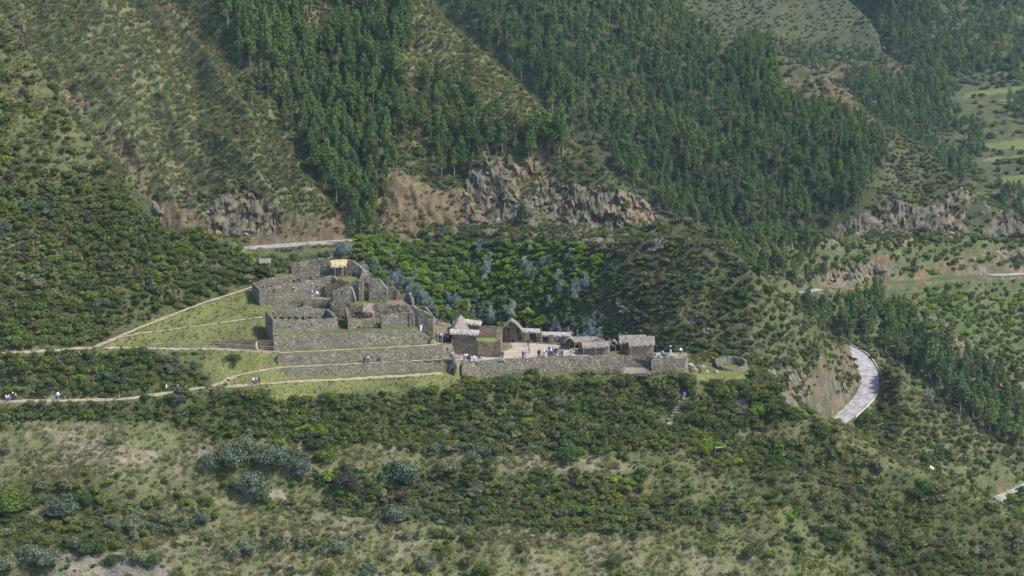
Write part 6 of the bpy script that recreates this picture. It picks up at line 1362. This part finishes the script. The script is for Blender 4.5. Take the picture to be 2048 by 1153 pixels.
def pose(kind):
    """joint positions of a 1.72 m figure facing -Y (towards the viewer)"""
    st = {'stand': dict(hl=(-.11, 0, .06), hr=(.11, .03, .06), kl=(-.11, -.02, .48), kr=(.11, 0, .48), el=(-.27, .03, 1.10), er=(.27, .02, 1.10), wl=(-.27, -.06, .85), wr=(.28, -.05, .85)),
          'walk': dict(hl=(-.10, -.30, .06), hr=(.10, .34, .12), kl=(-.10, -.20, .48), kr=(.10, .06, .48), el=(-.27, .16, 1.12), er=(.27, -.10, 1.12), wl=(-.26, .20, .88), wr=(.26, -.26, .92)),
          'photo': dict(hl=(-.13, 0, .06), hr=(.13, .02, .06), kl=(-.12, -.02, .48), kr=(.12, -.01, .48), el=(-.30, -.10, 1.18), er=(.30, -.10, 1.18), wl=(-.12, -.30, 1.40), wr=(.12, -.30, 1.40)),
          'hip': dict(hl=(-.14, 0, .06), hr=(.14, .0, .06), kl=(-.12, -.02, .48), kr=(.12, -.02, .48), el=(-.38, .06, 1.12), er=(.27, .02, 1.10), wl=(-.20, -.04, .97), wr=(.28, -.04, .85))}[kind]
    J = {'pelvis': ((0, 0, .93), .135), 'waist': ((0, 0, 1.08), .12), 'chest': ((0, 0, 1.30), (.155, .12)), 'collar': ((0, 0, 1.43), .09), 'neck': ((0, .0, 1.50), .05), 'skull': ((0, -.01, 1.585), .075), 'crown': ((0, 0, 1.67), .07)}
    E = [('pelvis', 'waist'), ('waist', 'chest'), ('chest', 'collar'), ('collar', 'neck'), ('neck', 'skull'), ('skull', 'crown')]
    J['nose'] = ((0, -.105, 1.59), .014); E.append(('skull', 'nose'))
    for s, sg in (('l', -1), ('r', 1)):
        J['hip' + s] = ((sg * .09, 0, .88), .095); J['knee' + s] = (st['k' + s], .062); J['ankle' + s] = (st['h' + s], .042)
        h = st['h' + s]; J['toe' + s] = ((h[0], h[1] - .17, h[2] - .03), .036)
        E += [('pelvis', 'hip' + s), ('hip' + s, 'knee' + s), ('knee' + s, 'ankle' + s), ('ankle' + s, 'toe' + s)]
        w = Vector(st['w' + s]); e = Vector(st['e' + s]); d = (w - e).normalized(); sd = d.cross(Vector((0, 1, .2))).normalized()
        J['sho' + s] = ((sg * .185, 0, 1.40), .06); J['elb' + s] = (tuple(e), .042); J['wri' + s] = (tuple(w), .03); J['palm' + s] = (tuple(w + d * .06), .034)
        E += [('collar', 'sho' + s), ('sho' + s, 'elb' + s), ('elb' + s, 'wri' + s), ('wri' + s, 'palm' + s)]
        for i in range(4):
            o_ = sd * ((i - 1.5) * .02); L = (.055, .065, .06, .045)[i]; b = w + d * .095 + o_; J['f%d%s' % (i, s)] = (tuple(b), .0085); J['g%d%s' % (i, s)] = (tuple(b + d * L * .6 + Vector((0, -.01, 0))), .0075); J['t%d%s' % (i, s)] = (tuple(b + d * L + Vector((0, -.03, 0))), .007)
            E += [('palm' + s, 'f%d%s' % (i, s)), ('f%d%s' % (i, s), 'g%d%s' % (i, s)), ('g%d%s' % (i, s), 't%d%s' % (i, s))]
        J['th' + s] = (tuple(w + d * .05 + Vector((0, -.035, 0)) ), .01); J['tt' + s] = (tuple(w + d * .09 + Vector((0, -.055, 0))), .008); E += [('palm' + s, 'th' + s), ('th' + s, 'tt' + s)]
    return J, E
def sub_skel(J, E, keep, grow, cut=None):
    JJ = {k: (J[k][0], (tuple(x + grow for x in J[k][1]) if isinstance(J[k][1], tuple) else J[k][1] + grow)) for k in keep}
    if cut:
        for k, (a, t, nm) in cut.items(): pa, pb = Vector(J[a][0]), Vector(J[k][0]); JJ[nm] = (tuple(pa.lerp(pb, t)), (J[k][1] if not isinstance(J[k][1], tuple) else .05) + grow)
    EE = [(a, b) for a, b in E if a in JJ and b in JJ]
    if cut: EE += [(a, nm) for k, (a, t, nm) in cut.items()]
    return JJ, EE
POSES = {}
def cap_mesh(kind):
    bm = bmesh.new(); bmesh.ops.create_uvsphere(bm, u_segments=14, v_segments=9, radius=1)
    for v_ in bm.verts:
        c = v_.co
        if kind == 'hair': v_.co = Vector((c.x * .088, .012 + c.y * .098 , 1.635 + c.z * (.09 if c.z > -.2 or c.y > .2 else .03)))
        else:
            f = 1.0 if c.z > -.15 else 1.9; v_.co = Vector((c.x * .095 * f, .0 + c.y * .105 * f, 1.675 + max(c.z, -.15) * .085 - (.0 if f == 1 else .012)))
    me = bpy.data.meshes.new(kind); bm.to_mesh(me); bm.free(); return me
HAIR = cap_mesh('hair'); HAT = cap_mesh('hat')
for k_ in ('stand', 'walk', 'photo', 'hip'):
    J, E = pose(k_)
    body = skin_mesh('body', (J, E), 1)
    top = skin_mesh('jacket', sub_skel(J, E, ['waist', 'pelvis', 'chest', 'collar', 'shol', 'shor', 'elbl', 'elbr', 'wril', 'wrir'], .018), 1)
    legs = skin_mesh('trousers', sub_skel(J, E, ['pelvis', 'hipl', 'hipr', 'kneel', 'kneer', 'anklel', 'ankler'], .014), 1)
    POSES[k_] = (body, top, legs)
PM = {}
def pmat(c, kind='cloth'):
    key = (c, kind)
    if key not in PM:
        m, nt, b = new_mat(kind); 
        n = noise(nt, objco(nt), 14, 3, .6); nt.links.new(mixc(nt, ramp(nt, n, [(.35, (0, 0, 0)), (.65, (1, 1, 1))]), tuple(x * .8 for x in c), tuple(min(1, x * 1.15) for x in c)), b.inputs['Base Color']); PM[key] = m
    return PM[key]
CLR = {'black': (.02, .02, .024), 'navy': (.03, .035, .085), 'blue': (.12, .2, .5), 'light blue': (.32, .42, .62), 'denim blue': (.09, .13, .26), 'purple': (.16, .11, .38), 'lilac': (.40, .36, .62), 'white': (.75, .75, .75), 'grey': (.25, .25, .27), 'khaki': (.32, .28, .2), 'beige': (.45, .4, .32), 'red': (.45, .06, .05), 'orange': (.5, .16, .05), 'pink': (.6, .32, .34), 'olive': (.12, .12, .07)}
SKIN = (.42, .25, .17)
def person(u, v, top, legs, lab, z=None, hill=None, ps='stand', rz=None, hat=None, hair=(.03, .022, .016), h=1.72, P=None):
    if P is None: P = G(u, v, z) if z is not None else (hill or FG).cast(u, v)
    if z is not None: P.z = z
    o = bpy.data.objects.new('person', POSES[ps][0]); COL.objects.link(o)
    o.location = P; o.rotation_euler = (0, 0, random.uniform(0, 6.28) if rz is None else math.radians(rz)); s = h / 1.72; o.scale = (s * 1.08, s * 1.08, s)
    def setm(ob, m):
        if len(ob.data.materials) == 0: ob.data.materials.append(m)
        ob.material_slots[0].link = 'OBJECT'; ob.material_slots[0].material = m
    setm(o, pmat(SKIN, 'skin'))
    for me, nm, c in ((POSES[ps][1], 'jacket', CLR[top]), (POSES[ps][2], 'trousers', CLR[legs])):
        q = link(nm, me, o); setm(q, pmat(c))
    q = link('hair', HAIR, o); setm(q, pmat(hair, 'hair'))
    if hat: q = link('hat', HAT, o); setm(q, pmat(CLR[hat]))
    tag(o, lab, 'person', 'visitors walking and standing among the ruins'); return o
PE = person
# lower footpath, from the left
PE(12.5, 805, 'white', 'denim blue', 'person in white top and blue trousers, leftmost on the lower path', ps='stand')
PE(17.5, 804.5, 'lilac', 'denim blue', 'person in pale blue beside the leftmost walker', ps='walk', rz=90)
PE(26.5, 802, 'black', 'black', 'person all in black with white cap near the left edge', hat='white')
PE(31.5, 801, 'grey', 'navy', 'person in grey jacket right of the black-clad one at left edge', ps='walk', rz=-90)
PE(116, 799.5, 'white', 'blue', 'person in white jacket and blue trousers on the lower path', ps='walk', rz=60)
PE(129.5, 800.5, 'black', 'khaki', 'person in black jacket and khaki trousers on the lower path', h=1.8)
PE(238.5, 799.5, 'navy', 'khaki', 'lone person in navy top and khaki trousers on the lower path', ps='walk', rz=-80)
PE(333, 783, 'white', 'grey', 'person in white top standing on the bank above the path', h=1.6)
PE(349, 783.5, 'black', 'olive', 'person in dark jacket behind the walker in blue')
PE(356, 784, 'blue', 'black', 'walker in blue jacket and black trousers on the lower path', ps='walk', rz=85)
PE(370, 781, 'black', 'black', 'black-clad walker right of the one in blue', ps='walk', rz=80)
PE(457, 772.5, 'black', 'beige', 'person with white hat and black top near the path fork', hat='white')
PE(507, 770, 'white', 'black', 'person in white shirt in the trio below the terraces')
PE(512.5, 769.5, 'grey', 'navy', 'person in grey in the middle of the trio below terraces')
PE(518.5, 768.5, 'black', 'black', 'black-clad person at the right of the trio below terraces')
PE(513, 701.5, 'beige', 'white', 'person with white hat walking along the boardwalk', hat='white', ps='walk', rz=90, z=2.55)
# ruins
PE(625, 598.2, 'purple', 'beige', 'person in purple top with beige trousers on the ledge', z=9.02, rz=0, hat='white')
PE(634, 597, 'white', 'denim blue', 'person in white shirt beside the purple one on the ledge', z=9.02, rz=0)
PE(729, 726.3, 'black', 'black', 'black-clad person walking in front of the middle terrace wall', z=-.04, ps='walk', rz=-90)
PE(736, 726, 'lilac', 'navy', 'person in lilac jacket following the black-clad walker', z=-.04, ps='walk', rz=90)
PE(763, 724, 'purple', 'khaki', 'person in purple jacket alone on the middle terrace', z=-.04, ps='walk', rz=-90)
PE(842, 663, 'lilac', 'white', 'person in lilac standing under the curved stone wall', P=PY(842, 664, 508.8))
for (uu, t, l, lab) in ((871.5, 'blue', 'navy', 'person in blue on top of the sandy ramp'), (875.5, 'red', 'grey', 'person in red between two others on the sandy ramp'), (882.5, 'purple', 'black', 'person in purple by the ramp railing')):
    PE(uu, 651, t, l, lab, hill=FG)
crowd = [(863, 689, 'black', 'khaki', 'person in black at the left end of the upper walkway'), (873, 681, 'black', 'black', 'black-clad person at the left of the crowd above the steps'), (879, 684.5, 'navy', 'navy', 'person in navy in the crowd above the steps, second from left'), (881.5, 681, 'white', 'navy', 'person in white half hidden in the crowd above the steps'), (884.5, 684.3, 'grey', 'black', 'person in grey in the crowd above the steps'), (888, 684.5, 'navy', 'black', 'navy-clad person in the centre of the crowd above the steps'),
         (890.5, 681, 'black', 'navy', 'dark figure at the back of the crowd above the steps'), (892, 684.6, 'denim blue', 'black', 'person in denim blue right of centre in the crowd above steps'), (895.5, 684.6, 'orange', 'black', 'person in orange-red in front of the crowd above the steps'), (896.5, 677, 'navy', 'navy', 'navy-clad person at the rear right of the crowd'), (893.5, 679, 'purple', 'navy', 'person in purple at the back of the crowd')]
for (uu, vv, t, l, lab) in crowd: PE(uu, vv, t, l, lab, hill=FG, ps=random.choice(['stand', 'stand', 'hip', 'photo']))
PE(893.5, 709.5, 'navy', 'navy', 'navy-clad person climbing the wooden steps on the left', P=PY(893.0, 709, 505.8), ps='walk', rz=180)
PE(897, 706.5, 'blue', 'black', 'person in blue climbing the wooden steps on the right', P=PY(897.5, 707, 506.3), ps='walk', rz=180)
PE(903, 718, 'light blue', 'navy', 'person in light blue at the foot of the wooden steps', z=.08, ps='hip')
pl = [(921.5, 718, 'navy', 'khaki', 'person in navy pointing at the left end of the plaza', 'hip'), (928.5, 722.5, 'beige', 'black', 'person in beige jacket below the court wall', 'stand'), (934, 722.5, 'white', 'navy', 'person in white top in the small group below the court wall', 'photo'), (937.3, 724.5, 'navy', 'denim blue', 'person in navy in the small group below the court wall', 'stand'), (940.5, 726, 'denim blue', 'black', 'person in denim jacket at the front of the small group', 'stand'), (948, 726, 'white', 'grey', 'person in white shirt right of the small group', 'photo'), (958.5, 726.3, 'black', 'light blue', 'person in black top and light jeans on the plaza edge', 'stand'),
      (1020, 693.5, 'black', 'khaki', 'person in black with khaki trousers walking near the gatehouse', 'walk'), (1056, 693.5, 'black', 'black', 'black-clad person striding across the back of the plaza', 'walk'), (1058.7, 707.5, 'pink', 'grey', 'person in pink shirt in the middle of the plaza', 'hip'), (1046, 717, 'red', 'black', 'person in red standing beside one in blue', 'stand'), (1051, 717, 'blue', 'grey', 'person in blue standing beside one in red', 'stand'), (1072, 687, 'black', 'navy', 'dark figure under the roof of the boundary wall', 'stand'),
      (1076.7, 714.5, 'navy', 'black', 'left one of a dark pair left of the large tour group', 'stand'), (1080, 714.7, 'black', 'navy', 'right one of a dark pair left of the large tour group', 'stand'), (1087, 713, 'white', 'beige', 'white-clad person, leftmost of the large tour group', 'stand'), (1092, 714.5, 'navy', 'white', 'person in navy with white trousers in the tour group', 'stand'), (1095.3, 713, 'light blue', 'grey', 'person in light blue in the tour group', 'hip'), (1099.3, 713.2, 'denim blue', 'navy', 'person in denim blue in the tour group', 'stand'), (1102, 711, 'white', 'black', 'person in white at the back of the tour group', 'stand'), (1104.5, 714, 'purple', 'navy', 'person in purple at the front of the tour group', 'photo'),
      (1108, 712.2, 'black', 'black', 'tallest black-clad person in the middle of the tour group', 'stand'), (1111, 711, 'navy', 'navy', 'navy-clad person right of the tour group middle', 'stand'), (1114, 712, 'black', 'grey', 'person in black with grey trousers in the tour group', 'hip'), (1118.5, 713.8, 'grey', 'beige', 'person in grey with beige trousers in the tour group', 'stand'), (1121.7, 714.2, 'lilac', 'grey', 'person in lilac near the right of the tour group', 'stand'), (1125, 714.7, 'olive', 'olive', 'olive-clad person, rightmost of the large tour group', 'stand'), (1142, 714.6, 'purple', 'grey', 'person in purple standing alone right of the tour group', 'stand'), (1098, 708.5, 'navy', 'black', 'navy-clad person behind the tour group left side', 'stand'), (1106, 708, 'grey', 'black', 'person in grey behind the tour group middle', 'stand')]
for (uu, vv, t, l, lab, ps) in pl: PE(uu, vv, t, l, lab, z=.0, ps=ps)
PE(1001.5, 718.3, 'navy', 'grey', 'person in navy and grey on the stone slab, left one', z=.26); PE(1005, 718.3, 'navy', 'navy', 'navy-clad person on the stone slab, right one', z=.26)
PE(1313, 706.5, 'black', 'black', 'black-clad person on the boulder beside the end house', z=.7); PE(1325, 716, 'lilac', 'navy', 'person in long lilac coat on the lookout platform', z=0); PE(1341, 708, 'navy', 'white', 'person with white hat sitting behind the large lookout boulder', z=.5, hat='white'); PE(1361, 710.5, 'white', 'black', 'person in white top at the outer end of the lookout', z=0, ps='hip')
PE(1368.5, 799, 'purple', 'grey', 'person in purple climbing the stepped trail', ps='walk', rz=180); PE(1362.5, 807, 'black', 'black', 'black-clad person on the stepped trail below the purple one', ps='walk', rz=180)
# ------------------------------------------------------------------ the air between the near ridge and the far valley
m = bpy.data.materials.new('hazy_air'); m.use_nodes = True; nt = m.node_tree; nt.nodes.clear()
out = nt.nodes.new('ShaderNodeOutputMaterial'); vol = nt.nodes.new('ShaderNodeVolumePrincipled'); nt.links.new(vol.outputs[0], out.inputs['Volume'])
vol.inputs['Color'].default_value = (0.70, 0.84, 1.0, 1); vol.inputs['Density'].default_value = 0.000031; vol.inputs['Anisotropy'].default_value = 0.2
V, F = box_v((0, 1250, 60), (2600, 2900, 1100)); o = link('haze', mesh_np('haze', V, F, [m])); tag(o, 'thin bluish haze filling the valley air', 'haze', kind='stuff')
